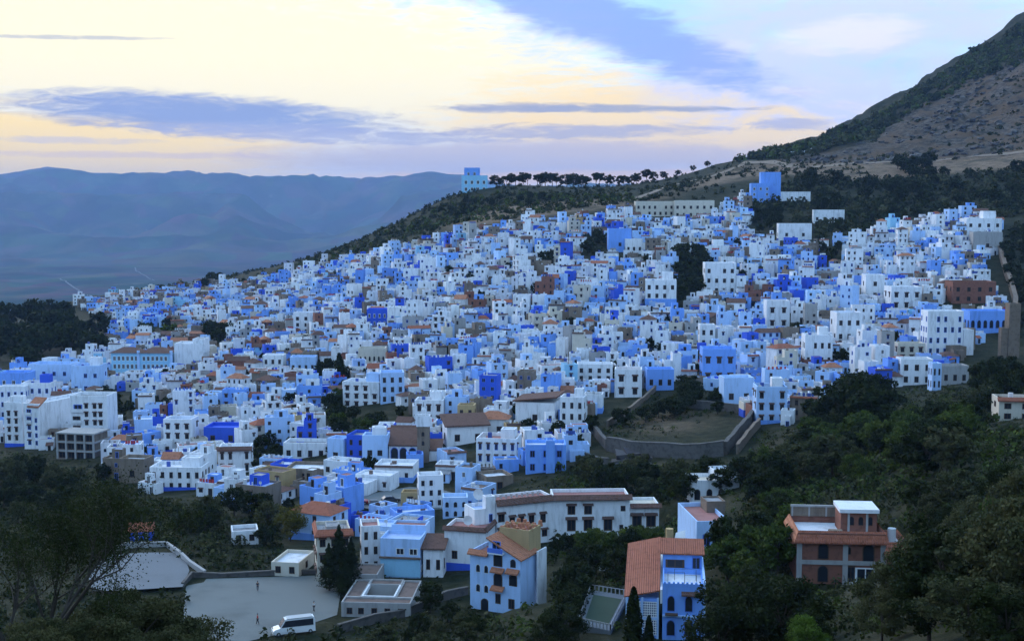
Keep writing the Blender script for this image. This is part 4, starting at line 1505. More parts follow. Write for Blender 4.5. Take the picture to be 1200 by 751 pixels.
SB('house', 519, 549, 582, 608, 4, 'small pale blue cube house with arched windows near the square', 'paleblue', 'roof_white', 2, 3, 'arch', 'brown', 0.8, fine=True)
SB('house', 470, 492, 576, 592, -4, 'low orange brown shed on the square', 'ochre', 'roof_brown', 1, 1, 'plain', 'brown', 0.8)
SB('house', 558, 606, 512, 544, -10, 'white house with balconies and two rows of windows near the mosque porch', 'white', 'roof_pink', 2, 5, 'hood', 'blue', 0.8, extra=roomy(), fine=True)
SB('house', 570, 602, 558, 580, 22, 'pale house with raw brown side wall near the guesthouse', 'rawbrown', 'roof_white', 1, 1, 'plain', 'brown', 1.0)
SB('house', 616, 664, 520, 556, 0, 'sky blue house with tall tower bay and pale roof over the empty lot', 'skyblue', 'roof_white', 2, 3, 'plain', 'blue', 0.7,
   extra=lambda b, W, D, H: b.vol(W * 0.5, W * 0.72, -6, 10, H + 4, 'skyblue', 'roof_white', 2, name='tower_bay', rname='bay_roof'), fine=True)
SB('house', 604, 650, 470, 500, -14, 'plain white gabled house with blank side and tiled back beside the walled garden', 'white', 'tile_brown', 1, 1, 'plain', 'brown', 1.0, tiled=(2, 8, 8, 2))
SB('house', 524, 572, 498, 524, 14, 'white barn-like house with long brown tiled roof uphill from the mosque', 'white', 'tile_brown', 1, 2, 'plain', 'brown', 0.6, tiled=(0, 0, 9, 9))
SB('house', 560, 594, 490, 512, -8, 'house with orange tiled pitched roof among white neighbours', 'white', 'tile_terracotta', 1, 2, 'plain', 'brown', 0.7, tiled='hip')
SB('house', 676, 718, 426, 448, -4, 'white house with grey loggia uphill from the walled garden', 'white', 'roof_white', 2, 4, 'plain', 'brown', 0.6)
SB('house', 720, 752, 432, 466, -6, 'white narrow house with tiled eave at the top of the garden path', 'white', 'roof_pink', 2, 2, 'hood', 'brown', 0.8)
SB('house', 758, 790, 432, 458, 0, 'sky blue low house with flat roof behind the garden trees', 'skyblue', 'roof_blue', 1, 3, 'plain', 'brown', 0.7)
SB('house', 898, 925, 352, 386, -2, 'white house with pink tiled strip and two columns of windows', 'white', 'roof_pink', 2, 2, 'hood', 'brown', 0.8)
SB('house', 820, 838, 380, 408, 0, 'narrow white house with a small dome-like tower below the dark grove', 'white', 'roof_white', 2, 2, 'plain', 'brown', 0.9)


# hilltop hotel
def hotel():
    b = Bld('hotel', 541, 228, 0, 'turquoise blue hotel tower standing alone on the hilltop ridge', 'hotel', False)
    v = b.vol(0, 30, 0, 22, 20, 'turquoise', 'roof_blue', 2)
    b.wins(v, 'F', [5, 12, 19, 26], [4, 12], 3, 4, 'plain', 'white')
    v2 = b.vol(3, 21, 2, 18, 29, 'skyblue', 'roof_white', 2, z0=16, name='tower_wall', rname='tower_roof')
    b.wins(v2, 'F', [5, 12], [22], 2.5, 3.5, 'plain', 'white')
    b.vol(28, 39, 2, 18, 10, 'paleblue', 'roof_white', 1.5, name='wing_wall', rname='wing_roof')
    lm('hilltop hotel', 555, 228)


hotel()


HERO_RECT.append((412, 556, 576, 598, _sq[1] - 4))


# --- stone walls
def wall_line(name, pts, h, w, matn, label, cat='wall', top=None, merlons=False):
    """masonry wall along ground pixels; h metres above ground"""
    P = [Vector(hit(*p)) for p in pts]
    Q = []
    for a, b in zip(P, P[1:]):
        n = max(1, int((b - a).length / 4))
        Q += [a.lerp(b, k / n) for k in range(n)]
    Q.append(P[-1])
    o = Vector((P[0].x, P[0].y, gz(P[0].x, P[0].y)))
    v, f = [], []
    for i, p in enumerate(Q):
        q = Q[min(i + 1, len(Q) - 1)] - Q[max(i - 1, 0)]
        nr = Vector((-q.y, q.x, 0)).normalized() * w * 0.5
        g0 = gz(p.x, p.y)
        zt = (top if top is not None else g0 + h) + (0.15 * math.sin(i * 2.1))
        for s_, z in ((-1, g0 - 2.5), (-1, zt), (1, zt), (1, g0 - 2.5)):
            v.append((p.x + nr.x * s_ - o.x, p.y + nr.y * s_ - o.y, z - o.z))
    for i in range(len(Q) - 1):
        for k in range(3):
            f.append((4 * i + k, 4 * i + 4 + k, 4 * i + 5 + k, 4 * i + 1 + k))
    n = len(Q) - 1
    f += [(0, 1, 2, 3), (4 * n + 3, 4 * n + 2, 4 * n + 1, 4 * n)]
    root = bpy.data.objects.new(name, None)
    root.location = o
    col.objects.link(root)
    tag(root, label, cat)
    link('masonry', new_mesh('masonry', v, f, matn), root)
    cv = []
    for i, p in enumerate(Q):
        q = Q[min(i + 1, len(Q) - 1)] - Q[max(i - 1, 0)]
        nr = Vector((-q.y, q.x, 0)).normalized() * (w * 0.5 + 0.12)
        zt = v[4 * i + 1][2]
        for s_, z in ((-1, zt - 0.02), (-1, zt + 0.22), (1, zt + 0.22), (1, zt - 0.02)):
            cv.append((p.x + nr.x * s_ - o.x, p.y + nr.y * s_ - o.y, z))
    link('coping', new_mesh('coping', cv, f, matn), root)
    return root


HERO_RECT.append((700, 870, 504, 530, 325))
wall_line('garden_wall', [(712, 528), (740, 533), (780, 536), (820, 537), (848, 534)], 3.4, 0.9, 'stone', 'long grey stone retaining wall in front of the terraced garden')
wall_line('garden_wall', [(688, 500), (697, 510), (711, 527)], 2.4, 0.7, 'stone', 'short grey stone wall turning uphill at the white house')
wall_line('garden_wall', [(850, 533), (862, 518), (876, 502), (886, 488)], 3.0, 0.8, 'stone', 'stone wall climbing beside the ramp to the blue house')
wall_line('garden_wall', [(864, 532), (876, 516), (890, 500)], 2.2, 0.6, 'stone_tan', 'outer tan wall of the stepped ramp')
wall_line('garden_wall', [(712, 500), (735, 486), (758, 468), (768, 458)], 1.6, 0.5, 'stone_tan', 'low pale wall along the garden path')
wall_line('garden_wall', [(800, 478), (840, 480), (866, 484)], 2.2, 0.6, 'stone', 'upper terrace wall inside the garden')
wall_line('garden_wall', [(676, 536), (700, 543), (712, 545)], 1.6, 0.6, 'stone', 'low grey wall below the garden corner')
wall_line('old_city_wall', [(1170, 292), (1176, 312), (1184, 335), (1190, 358), (1188, 395)], 3.4, 1.6, 'stone_tan', 'tan medieval city wall climbing the slope past the last houses')
wall_line('road_wall', [(926, 181), (955, 175), (985, 169), (1012, 163)], 2.0, 0.7, 'white', 'white roadside wall high on the mountain flank')
wall_line('perimeter_wall', [(214, 688), (225, 676), (260, 676), (320, 674), (372, 672)], 0.7, 0.3, 'stone', 'low concrete wall along the far side of the sports ground')
wall_line('perimeter_wall', [(128, 649), (150, 642), (195, 640), (222, 662), (240, 675)], 0.9, 0.35, 'concrete', 'pale bent wall around the yard beside the hut')
wall_line('street_wall', [(396, 742), (440, 730), (500, 712), (548, 696)], 1.3, 0.35, 'stone', 'grey street wall running below the courtyard building')


def city_tower():
    b = Bld('wall_tower', 1181, 420, -4, 'square tan stone tower ending the old city wall', 'tower', False)
    v = b.vol(0, 13, 0, 16, 62, 'stone_tan', 'roof_grey', 3)
    b.vol(-8, -0.4, 1, 12, 34, 'stone_tan', 'roof_grey', 2, name='buttress', rname='buttress_top')
    lm('old city wall tower', 1186, 420)


city_tower()


def court():
    z = gz(*hit(708, 716)[:2]) + 0.5
    P = [(at(px, py, 1)[0] * z / ray(px, py)[1], z / ray(px, py)[1]) for px, py in ((682, 728), (714, 735), (732, 700), (694, 694))]
    cx_, cy_ = sum(p[0] for p in P) / 4, sum(p[1] for p in P) / 4
    HERO_RECT.append((684, 732, 696, 734, cy_ - 4))
    root = bpy.data.objects.new('garden_court', None)
    root.location = (cx_, cy_, z)
    col.objects.link(root)
    tag(root, 'small green floored garden court with white surround beside the villa', 'court')
    L = [(p[0] - cx_, p[1] - cy_) for p in P]
    HERO_OBB.append([(cx_ + x * 1.15, cy_ + y * 1.15) for x, y in L])

    def prism(name, pts, z0, z1, m):
        n = len(pts)
        return link(name, new_mesh(name, [(x, y, z0) for x, y in pts] + [(x, y, z1) for x, y in pts],
                    [(k, (k + 1) % n, n + (k + 1) % n, n + k) for k in range(n)] + [tuple(range(n, 2 * n))], m), root)
    prism('paving', [(x * 1.18, y * 1.18) for x, y in L], -4, 0, 'palefloor')
    prism('green_floor', [(x * 0.86, y * 0.86) for x, y in L], -0.1, 0.04, 'court_green')
    for k in range(4):
        a, c = L[k], L[(k + 1) % 4]
        mb = MB()
        A, C = Vector((a[0] * 1.15, a[1] * 1.15, 0)), Vector((c[0] * 1.15, c[1] * 1.15, 0))
        n = 9
        for j in range(n + 1):
            p = A.lerp(C, j / n)
            mb.box(p.x - 0.08, p.x + 0.08, p.y - 0.08, p.y + 0.08, 0, 0.8)
        mb.tube(A + Vector((0, 0, 0.8)), C + Vector((0, 0, 0.8)), 0.07, 0.07, 6)
        mb.build('balustrade', 'concrete', root)


court()

# ------------------------------------------------------------------ the town: filling houses
TOWN = [(70, 360), (150, 349), (230, 340), (300, 336), (380, 317), (440, 303), (500, 290), (530, 278), (580, 274), (620, 263), (690, 260), (735, 248), (745, 262),
        (836, 258), (866, 236), (905, 236), (925, 262), (905, 285), (960, 290), (985, 283), (1010, 284), (1050, 268), (1130, 258), (1176, 262), (1172, 300),
        (1150, 330), (1172, 350), (1172, 396), (1130, 424), (1090, 455), (1050, 455), (1000, 462), (965, 478), (930, 500), (885, 500), (880, 470), (840, 456),
        (770, 452), (700, 470), (692, 520), (672, 548), (616, 560), (560, 604), (505, 636), (440, 640), (352, 632), (335, 612), (282, 596), (240, 588), (200, 578),
        (150, 582), (116, 560), (132, 540), (130, 520), (60, 528), (0, 524), (-60, 510), (-60, 440), (0, 446), (60, 436), (120, 420), (130, 392), (100, 372)]
HOLES = [  # gardens, groves, squares: ground pixels kept free of houses
    [(-60, 340), (70, 345), (128, 380), (122, 420), (60, 432), (-60, 440)],
    [(160, 384), (204, 384), (206, 402), (160, 402)], [(232, 388), (268, 388), (268, 410), (232, 410)],
    [(358, 432), (410, 430), (412, 454), (362, 454)],
    [(378, 480), (402, 468), (440, 470), (492, 486), (492, 500), (455, 508), (440, 530), (402, 536)],
    [(780, 300), (830, 300), (834, 330), (812, 352), (800, 376), (780, 376), (784, 350), (792, 330)],
    [(684, 278), (716, 278), (716, 306), (684, 306)], [(630, 304), (654, 304), (654, 318), (630, 318)],
    [(876, 238), (905, 238), (925, 262), (905, 280), (880, 280)],
    [(955, 290), (990, 288), (985, 310), (960, 310)],
    [(405, 590), (440, 575), (480, 568), (520, 574), (560, 586), (520, 598), (450, 602)],
    [(110, 456), (165, 460), (165, 496), (130, 506), (112, 490)], [(168, 470), (204, 470), (204, 490), (168, 490)],
    [(296, 524), (330, 524), (330, 548), (300, 552)], [(318, 596), (352, 596), (352, 632), (318, 632)],
    [(1100, 360), (1170, 352), (1172, 366), (1100, 366)], [(926, 380), (944, 384), (944, 396), (926, 396)],
    [(436, 545), (470, 540), (474, 562), (440, 566)],
]
MINPOLY = 0


def sat(a, b, slack=0.25):
    """do two convex quads overlap by more than slack"""
    for q, r in ((a, b), (b, a)):
        for k in range(2):
            ex, ey = q[k + 1][0] - q[k][0], q[k + 1][1] - q[k][1]
            l = math.hypot(ex, ey) or 1
            nx, ny = -ey / l, ex / l
            p1 = [x * nx + y * ny for x, y in q]
            p2 = [x * nx + y * ny for x, y in r]
            if min(max(p1), max(p2)) - max(min(p1), min(p2)) <= slack:
                return False
    return True


CELL = 24.0
BUCKET = {}


def occ_add(q):
    xs, ys = [p[0] for p in q], [p[1] for p in q]
    for i in range(int(min(xs) // CELL), int(max(xs) // CELL) + 1):
        for j in range(int(min(ys) // CELL), int(max(ys) // CELL) + 1):
            BUCKET.setdefault((i, j), []).append(q)


def occ_hit(q, slack=0.25):
    xs, ys = [p[0] for p in q], [p[1] for p in q]
    for i in range(int(min(xs) // CELL), int(max(xs) // CELL) + 1):
        for j in range(int(min(ys) // CELL), int(max(ys) // CELL) + 1):
            for r in BUCKET.get((i, j), ()):
                if sat(q, r, slack):
                    return True
    return False


for q in HERO_OBB:
    occ_add(q)
rng = random.Random(5)


def quad(x, y, w, d, r):
    t = T2(x, y, r)
    return [t(a, b, 0)[:2] for a, b in ((-w / 2, 0), (w / 2, 0), (w / 2, d), (-w / 2, d))]


WALLS = [('white', 52), ('paleblue', 19), ('skyblue', 10), ('cobalt', 4.5), ('turquoise', 0.8), ('cream', 3), ('concrete', 4), ('rawbrown', 9), ('rawbrick', 1.6), ('ochre', 0.6)]
ROOFS = [('roof_white', 34), ('roof_blue', 20), ('roof_grey', 20), ('roof_brown', 18), ('roof_pink', 7), ('cobalt', 4)]


def pick(tbl):
    t = rng.random() * sum(w for _, w in tbl)
    for k, w in tbl:
        t -= w
        if t <= 0:
            return k
    return tbl[0][0]


def covers(x, y, z, hw, h, lim):
    """would a thing here hide more than lim of a named building's outline"""
    a, b = proj(x, y, z), proj(x, y, z + h)
    r = hw / y * F
    for X0, X1, Y0, Y1, D in HERO_RECT:
        if y >= D - 1:
            continue
        ow = min(X1, a[0] + r) - max(X0, a[0] - r)
        oh = min(Y1, a[1]) - max(Y0, b[1])
        if ow > 0 and oh > 0 and ow * oh > lim * (X1 - X0) * (Y1 - Y0):
            return True
    return False


def pick2(r):
    return r.choices([a for a, _ in WALLS], [b for _, b in WALLS])[0]


SPECS = []
yy = 215.0
while yy < 1130:
    xx = -560.0 + rng.uniform(0, 6)
    while xx < 420:
        x, y = xx + rng.uniform(-1.6, 1.6), yy + rng.uniform(-1.6, 1.6)
        xx += rng.uniform(5.0, 7.6)
        z = gz(x, y)
        px, py = proj(x, y, z)
        if not (-60 < px < 1250 and in_poly(TOWN, px, py)):
            continue
        if any(in_poly(h, px, py) for h in HOLES):
            continue
        if rng.random() < 0.05:
            continue
        a = 32 * float(vnoise(np.array(x / 45), np.array(y / 45), 4)) + rng.gauss(0, 7) - 4
        if rng.random() < 0.12:
            a += rng.choice((-40, 40))
        w, d = rng.uniform(4.4, 9.0), rng.uniform(4.0, 6.8)
        if y < 330:
            w, d = w * 1.2, d * 1.2
        for k in (1.0, 0.85, 0.7, 0.56):
            q = quad(x, y, w * k, d * k, R(a))
            if not occ_hit(q):
                break
        else:
            continue
        w, d = w * k * 0.97, d * k * 0.97
        st = rng.choices((1, 2, 3, 4), (43, 44, 11, 2))[0] if k > 0.6 else rng.choice((1, 1, 2))
        if covers(x, y, z, w * 0.5, st * 3.0 + 0.8, 0.04):
            st = 1
            if covers(x, y, z, w * 0.5, 3.2, 0.09):
                continue
        occ_add(q)
        SPECS.append(dict(x=x, y=y, rot=R(a), w=w, d=d, st=st, h=st * rng.uniform(2.3, 2.75) + rng.uniform(0, 0.5), z=z))
    yy += rng.uniform(4.7, 6.3)

for s in SPECS:
    s['wall'] = pick(WALLS)
    s['roof'] = pick(ROOFS)
    if s['wall'] in ('rawbrown', 'rawbrick', 'concrete') and s['roof'] == 'cobalt':
        s['roof'] = 'roof_grey'
    # blue painting runs in families of neighbours
    if vnoise(np.array(s['x'] / 38), np.array(s['y'] / 38), 31) > 0.58 and s['wall'] == 'white':
        s['wall'] = rng.choice(('skyblue', 'paleblue', 'cobalt', 'paleblue', 'skyblue'))
    # the bare, unpainted quarter uphill from the school
    _p = proj(s['x'], s['y'], s['z'])
    s['pitched'] = rng.random() < 0.06
    if in_poly([(190, 385), (330, 375), (420, 400), (400, 440), (330, 480), (200, 470)], *_p) and rng.random() < 0.42:
        s['wall'] = rng.choice(('rawbrown', 'cream', 'concrete', 'rawbrown', 'rawbrick', 'white'))
        s['roof'] = rng.choice(('roof_brown', 'roof_pink', 'roof_grey', 'roof_brown'))
        s['pitched'] = rng.random() < 0.3
    s['seed'] = rng.randrange(1 << 30)
    s['room'] = (not s['pitched']) and rng.random() < 0.42 and s['w'] > 5.0
    s['tank'] = (not s['pitched']) and rng.random() < 0.3
    s['dish'] = (not s['pitched']) and rng.random() < 0.42
    s['line'] = (not s['pitched']) and rng.random() < 0.12
    s['trim'] = (not s['pitched']) and rng.random() < 0.13
    s['band'] = s['wall'] in ('white', 'paleblue', 'cream') and rng.random() < 0.2
    s['stepped'] = (not s['pitched']) and s['st'] >= 2 and s['w'] > 5.5 and rng.random() < 0.55
    s['wall2'] = s['wall'] if rng.random() < 0.5 else pick(WALLS)
    s['kind'] = rng.choices(('plain', 'hood', 'arch'), (56, 34, 10))[0]
    s['tone'] = rng.choices(('brown', 'blue', 'white'), (50, 32, 18))[0]
    c = quad(s['x'], s['y'], s['w'], s['d'], s['rot'])
    gs = [gz(*p) for p in c]
    s['zmin'] = min(gs)
    s['zmax'] = max(gs)


def emit(s, k):
    """write all the pieces of one filling house to a sink; local origin at the middle of the front foot"""
    r = random.Random(s['seed'])
    tf = T2()
    w, d, h = s['w'], s['d'], s['h'] + max(0.0, (s['zmax'] - s['z']) * 0.55)
    z0 = s['zmin'] - s['z'] - 1.0
    x0, x1 = -w / 2, w / 2
    zb = 0.0
    fw = []
    if s['stepped']:
        cut = r.uniform(0.34, 0.5) * w
        side = r.choice((-1, 1))
        hl = h - s['h'] / s['st']
        xa0, xa1 = (x0, x1 - cut) if side > 0 else (x0 + cut, x1)
        xb0, xb1 = (x1 - cut + 0.003, x1 + 0.05) if side > 0 else (x0 - 0.05, x0 + cut - 0.003)
        k.add('wall', s['wall'], wall_geo(tf, xa0, xa1, 0, d, z0, h, 0.55))
        k.add('roof', s['roof'], roof_geo(tf, xa0, xa1, 0, d, h))
        k.add('lower_wall', s['wall2'], wall_geo(tf, xb0, xb1, -0.12, d * 0.95, z0, hl, 0.9, 0.2))
        k.add('terrace', r.choice((s['roof'], 'roof_white', 'roof_blue')), roof_geo(tf, xb0, xb1, -0.12, d * 0.95, hl, 0.2))
        fw = [(xa0, xa1, h, 0.0), (xb0, xb1, hl, -0.12)]
    elif s['pitched']:
        k.add('wall', s['wall'], wall_geo(tf, x0, x1, 0, d, z0, h, 0))
        gfn = gable_geo if r.random() < 0.5 else hip_geo
        k.add('roof', r.choice(('tile_brown', 'tile_red', 'tile_brown', 'tile_terracotta')), gfn(tf, x0, x1, 0, d, h + 0.01, r.uniform(1.0, 1.8)))
        fw = [(x0, x1, h, 0.0)]
        xa0, xa1 = x0, x1
    else:
        k.add('wall', s['wall'], wall_geo(tf, x0, x1, 0, d, z0, h, r.uniform(0.4, 0.95)))
        k.add('roof', s['roof'], roof_geo(tf, x0, x1, 0, d, h))
        fw = [(x0, x1, h, 0.0)]
        xa0, xa1 = x0, x1
    if s['band']:
        k.add('painted_base', r.choice(('cobalt', 'skyblue', 'skyblue')), box_geo(tf, x0 - 0.08, x1 + 0.08, -0.16, d - 0.3, z0 - 0.2, r.uniform(0.9, 1.9)))
    if s['room']:
        rw, rd = (xa1 - xa0) * r.uniform(0.35, 0.6), d * r.uniform(0.35, 0.55)
        rx = xa0 + 0.35 + r.random() * max(0.1, (xa1 - xa0) - rw - 0.7)
        ry = d * 0.3 + r.random() * max(0.05, d * 0.65 - rd)
        rh = r.uniform(2.1, 2.7)
        wl = s['wall'] if r.random() < 0.7 else r.choice(('white', 'paleblue', 'skyblue', 'cobalt', 'rawbrown'))
        rm = k.add('rooftop_room', wl, wall_geo(tf, rx, rx + rw, ry, ry + rd, h - 0.02, h + rh, 0.18, 0.12))
        k.add('room_roof', r.choice(('roof_white', 'roof_grey', 'roof_blue', 'roof_pink')), roof_geo(tf, rx, rx + rw, ry, ry + rd, h + rh, 0.12))
        k.win('plain', s['tone'], (rx + rw * 0.5, ry, h + 0.15), 0, 0.85, 1.75, name='door')
        s['top'] = h + rh
    if s['tank']:
        tx, ty = r.uniform(xa0 + 1, xa1 - 1), r.uniform(0.9, d * 0.3)
        k.add('water_tank', r.choice(('tank_blue', 'tank_white', 'tank_blue')), cyl_geo(tf, tx, ty, h, h + r.uniform(1.2, 1.6), r.uniform(0.45, 0.6), 8))
    if s['dish']:
        tx, ty = r.uniform(xa0 + 0.7, xa1 - 0.7), r.uniform(0.5, d * 0.28)
        n, q, zz = 8, 0.42, h + 1.1
        dv = [(tx, ty + 0.12, zz)] + [(tx + q * math.cos(2 * math.pi * i / n), ty, zz + q * math.sin(2 * math.pi * i / n)) for i in range(n)]
        v, f = dv, [(0, 1 + (i + 1) % n, 1 + i) for i in range(n)]
        pv, pf = box_geo(tf, tx - 0.04, tx + 0.04, ty + 0.1, ty + 0.18, h, zz)
        k.add('satellite_dish', 'dish', (v + pv, f + [tuple(i + len(v) for i in q2) for q2 in pf]))
    if s['line']:
        mb = MB()
        a, b = xa0 + 0.6, xa1 - 0.6
        for q in (a, b):
            mb.box(q - 0.03, q + 0.03, 0.6, 0.66, h, h + 1.7)
        n = 5
        for i in range(n):
            q = a + (b - a) * (i + 0.5) / n
            mb.box(q - 0.28, q + 0.28, 0.62, 0.64, h + r.uniform(0.6, 1.0), h + 1.62)
        ob = k.add('washing', r.choice(('cloth_white', 'cloth_red', 'cloth_white', 'tank_blue')), (mb.v, mb.f))
        if ob:
            ob['kind'] = 'stuff'
    if not s['pitched']:
        mb = MB()
        for _ in range(r.randrange(1, 4)):
            a, b = r.uniform(xa0 + 0.5, xa1 - 1.2), r.uniform(0.5, d - 1.6)
            if r.random() < 0.5:
                mb.box(a, a + r.uniform(0.4, 1.1), b, b + r.uniform(0.3, 0.9), h, h + r.uniform(0.3, 1.1))
            else:
                mb.box(a, a + 0.15, b, b + r.uniform(0.8, 1.6), h, h + r.uniform(0.7, 1.5))
        ob = k.add('roof_clutter', r.choice(('roof_brown', 'roof_grey', 'hood', 'cobalt', 'rawbrown', 'roof_white')), (mb.v, mb.f))
        if ob:
            ob['kind'] = 'stuff'
    if s['trim']:
        m = r.choice(('tile_brown', 'tile_red', 'hood'))
        k.add('tile_trim', m, slab_geo(tf, [(xa0 - 0.1, -0.4, h + 0.35), (xa1 + 0.1, -0.4, h + 0.35), (xa1 + 0.1, 0.05, h + 0.75), (xa0 - 0.1, 0.05, h + 0.75)], 0.12))
    por = None
    if r.random() < 0.42:
        pw = (x1 - x0) * r.uniform(0.3, 0.7)
        pa = r.uniform(x0, x1 - pw)
        pd, ph = r.uniform(1.2, 2.6), r.uniform(2.0, 2.9)
        por = (pa, pa + pw, ph)
        pwl = s['wall'] if r.random() < 0.4 else pick2(r)
        if r.random() < 0.3:
            k.add('lean_to', pwl, wall_geo(tf, pa, pa + pw, -pd, -0.17, z0 - 0.6, ph - 0.7, 0))
            k.add('lean_to_roof', r.choice(('tile_brown', 'tile_red', 'roof_grey', 'hood')), slab_geo(tf, [(pa - 0.2, -pd - 0.25, ph - 0.6), (pa + pw + 0.2, -pd - 0.25, ph - 0.6), (pa + pw + 0.2, -0.02, ph + 0.1), (pa - 0.2, -0.02, ph + 0.1)], 0.1))
        else:
            k.add('front_annex', pwl, wall_geo(tf, pa, pa + pw, -pd, -0.17, z0 - 0.6, ph, 0.5, 0.18))
            k.add('annex_roof', r.choice(('roof_white', 'roof_blue', 'roof_grey', 'roof_brown', s['roof'])), roof_geo(tf, pa, pa + pw, -pd, -0.17, ph, 0.18))
        k.win('plain', s['tone'], (pa + pw * 0.5, -pd, 0.1), 0, 0.8, 1.7 if r.random() < 0.5 else 1.2)
    # windows
    fh = s['h'] / s['st']
    blank = r.random() < 0.1
    for fx0, fx1, fhh, fy in fw:
        nrow = max(1, int(fhh / fh + 0.3))
        ncol = max(1, int((fx1 - fx0) / r.uniform(2.1, 2.9)))
        ww, wh = r.uniform(0.65, 0.98), r.uniform(0.9, 1.35)
        for i in range(nrow):
            zb = fhh - (nrow - i) * fh + 0.95
            if zb < 0.2:
                continue
            for j in range(ncol):
                q = fx0 + (fx1 - fx0) * (j + 0.5) / ncol
                if por and por[0] - 0.5 < q < por[1] + 0.5 and zb < por[2] + 0.6:
                    continue
                if blank and r.random() < 0.75 or r.random() < 0.24:
                    continue
                q = fx0 + (fx1 - fx0) * (j + 0.5) / ncol
                if i == 0 and j == ncol // 2:
                    k.win('plain', s['tone'], (q, fy - (0.1 if s['band'] else 0), 0.02), 0, 1.0, 2.05, name='door')
                    s['doors'] = 1
                else:
                    k.win(s['kind'], s['tone'], (q, fy, zb), 0, ww, wh)
    for f_, sx in (('L', x0), ('R', x1)):
        if r.random() < 0.35:
            continue
        hh = h
        if s['stepped'] and ((f_ == 'R' and side > 0) or (f_ == 'L' and side < 0)):
            hh = h - s['h'] / s['st']
            sx += 0.05 if f_ == 'R' else -0.05
        ncol = max(1, int(d / 3.2))
        for i in range(max(1, int(hh / fh + 0.3))):
            zb = hh - (max(1, int(hh / fh + 0.3)) - i) * fh + 1.0
            if zb < 0.2:
                continue
            for j in range(ncol):
                if r.random() < 0.45:
                    continue
                q = d * 0.95 * (j + 0.5) / ncol
                fx, fy, fr = face_pos(sx, sx, 0, d * 0.95, f_, q)
                k.win(s['kind'], s['tone'], (fx, fy, zb), fr, 0.8, 1.15)


# which houses show largest: far-to-near painting of their outlines into a small buffer
BW, BH = 600, 376
ids = np.full((BH, BW), -1, np.int32)
items = []
for n, s in enumerate(SPECS):
    c = quad(s['x'], s['y'], s['w'], s['d'], s['rot'])
    P = [proj(x, y, z) for x, y in c for z in (s['z'] - 0.5, s['z'] + s['h'])]
    items.append((s['y'], n, min(p[0] for p in P), max(p[0] for p in P), min(p[1] for p in P), max(p[1] for p in P)))
for q in HERO_OBB:
    X = sum(p[0] for p in q) / 4
    Y = sum(p[1] for p in q) / 4
    z = gz(X, Y)
    P = [proj(x, y, zz) for x, y in q for zz in (z, z + 6)]
    items.append((Y, -2, min(p[0] for p in P), max(p[0] for p in P), min(p[1] for p in P), max(p[1] for p in P)))
items.sort(reverse=True)
for Y, n, xa, xb, ya, yb in items:
    m = (xb - xa) * 0.06
    i0, i1, j0, j1 = [int(max(0, min(v, lim))) for v, lim in (((xa + m) / 2, BW), ((xb - m) / 2 + 1, BW), (ya / 2, BH), (yb / 2, BH))]
    ids[j0:j1, i0:i1] = n
cnt = np.bincount(ids[ids >= 0].ravel(), minlength=len(SPECS))
BIG = set(np.argsort(-cnt)[:300].tolist())

COL_WORD = {'white': 'white', 'paleblue': 'pale blue', 'skyblue': 'sky blue', 'cobalt': 'deep blue', 'turquoise': 'turquoise', 'cream': 'cream', 'concrete': 'grey concrete',
            'rawbrown': 'raw brown', 'rawbrick': 'red brick', 'ochre': 'ochre'}
ROOF_WORD = {'roof_white': 'white', 'roof_blue': 'blue', 'roof_grey': 'grey', 'roof_brown': 'brown', 'roof_pink': 'pink', 'cobalt': 'cobalt'}
ST = {1: 'one-storey', 2: 'two-storey', 3: 'three-storey', 4: 'four-storey'}
lm('walled garden', 780, 500)
lm('town square', 470, 585)
lm('dark hillside grove', 805, 330)
lm('cream school under the ridge', 790, 250)
lm('blue and white school', 1105, 410)
lm('cobalt terrace house', 260, 515)
lm('ridge-foot houses', 480, 285)
lm('tall conifers', 388, 440)
lm('deep cobalt house', 442, 378)
lm('unfinished brick house', 1140, 345)
lm('dark evergreen grove', 60, 400)
lm('ramp by the tall blue house', 890, 495)
lm('broad white house', 844, 340)
lm('far town edge', 180, 342)
LABELS = {}


def relation(s):
    best = sorted((math.hypot(p[0] - s['x'], p[1] - s['y']), k, p) for k, p in LANDMARK.items())
    out = []
    for dd, k, p in best[:3]:
        dz = s['z'] - p[2]
        rel = 'beside' if dd < 26 else ('uphill from' if dz > 2.5 else 'downhill from' if dz < -2.5 else 'level with')
        out.append(rel + ' the ' + k)
    return out


def house_label(s):
    base = ST[s['st']] + ' ' + COL_WORD[s['wall']] + ' house'
    ft = []
    if s['pitched']:
        ft.append('tiled roof')
    else:
        ft.append(ROOF_WORD[s['roof']] + ' flat roof')
    if s['room']:
        ft.append('rooftop room')
    if s['band']:
        ft.append('painted base')
    if s['trim']:
        ft.append('tiled trim')
    if s['tank']:
        ft.append('water tank')
    if s['line']:
        ft.append('washing')
    if s['stepped']:
        ft.append('side terrace')
    wd = {'arch': 'arched windows', 'hood': 'hooded windows', 'plain': 'plain windows'}[s['kind']]
    rl = relation(s)
    cand = []
    for rr in rl:
        for fs in (ft[:2], ft[:3], [ft[0], wd], ft[1:3] + [wd]):
            L = base + ' with ' + (' and '.join(fs) if len(fs) < 3 else ', '.join(fs[:-1]) + ' and ' + fs[-1]) + ' ' + rr
            if len(L.split()) <= 16:
                cand.append(L)
    for L in cand:
        if L not in LABELS:
            LABELS[L] = 1
            return L
    L = cand[0] if cand else base + ' ' + rl[0]
    return L


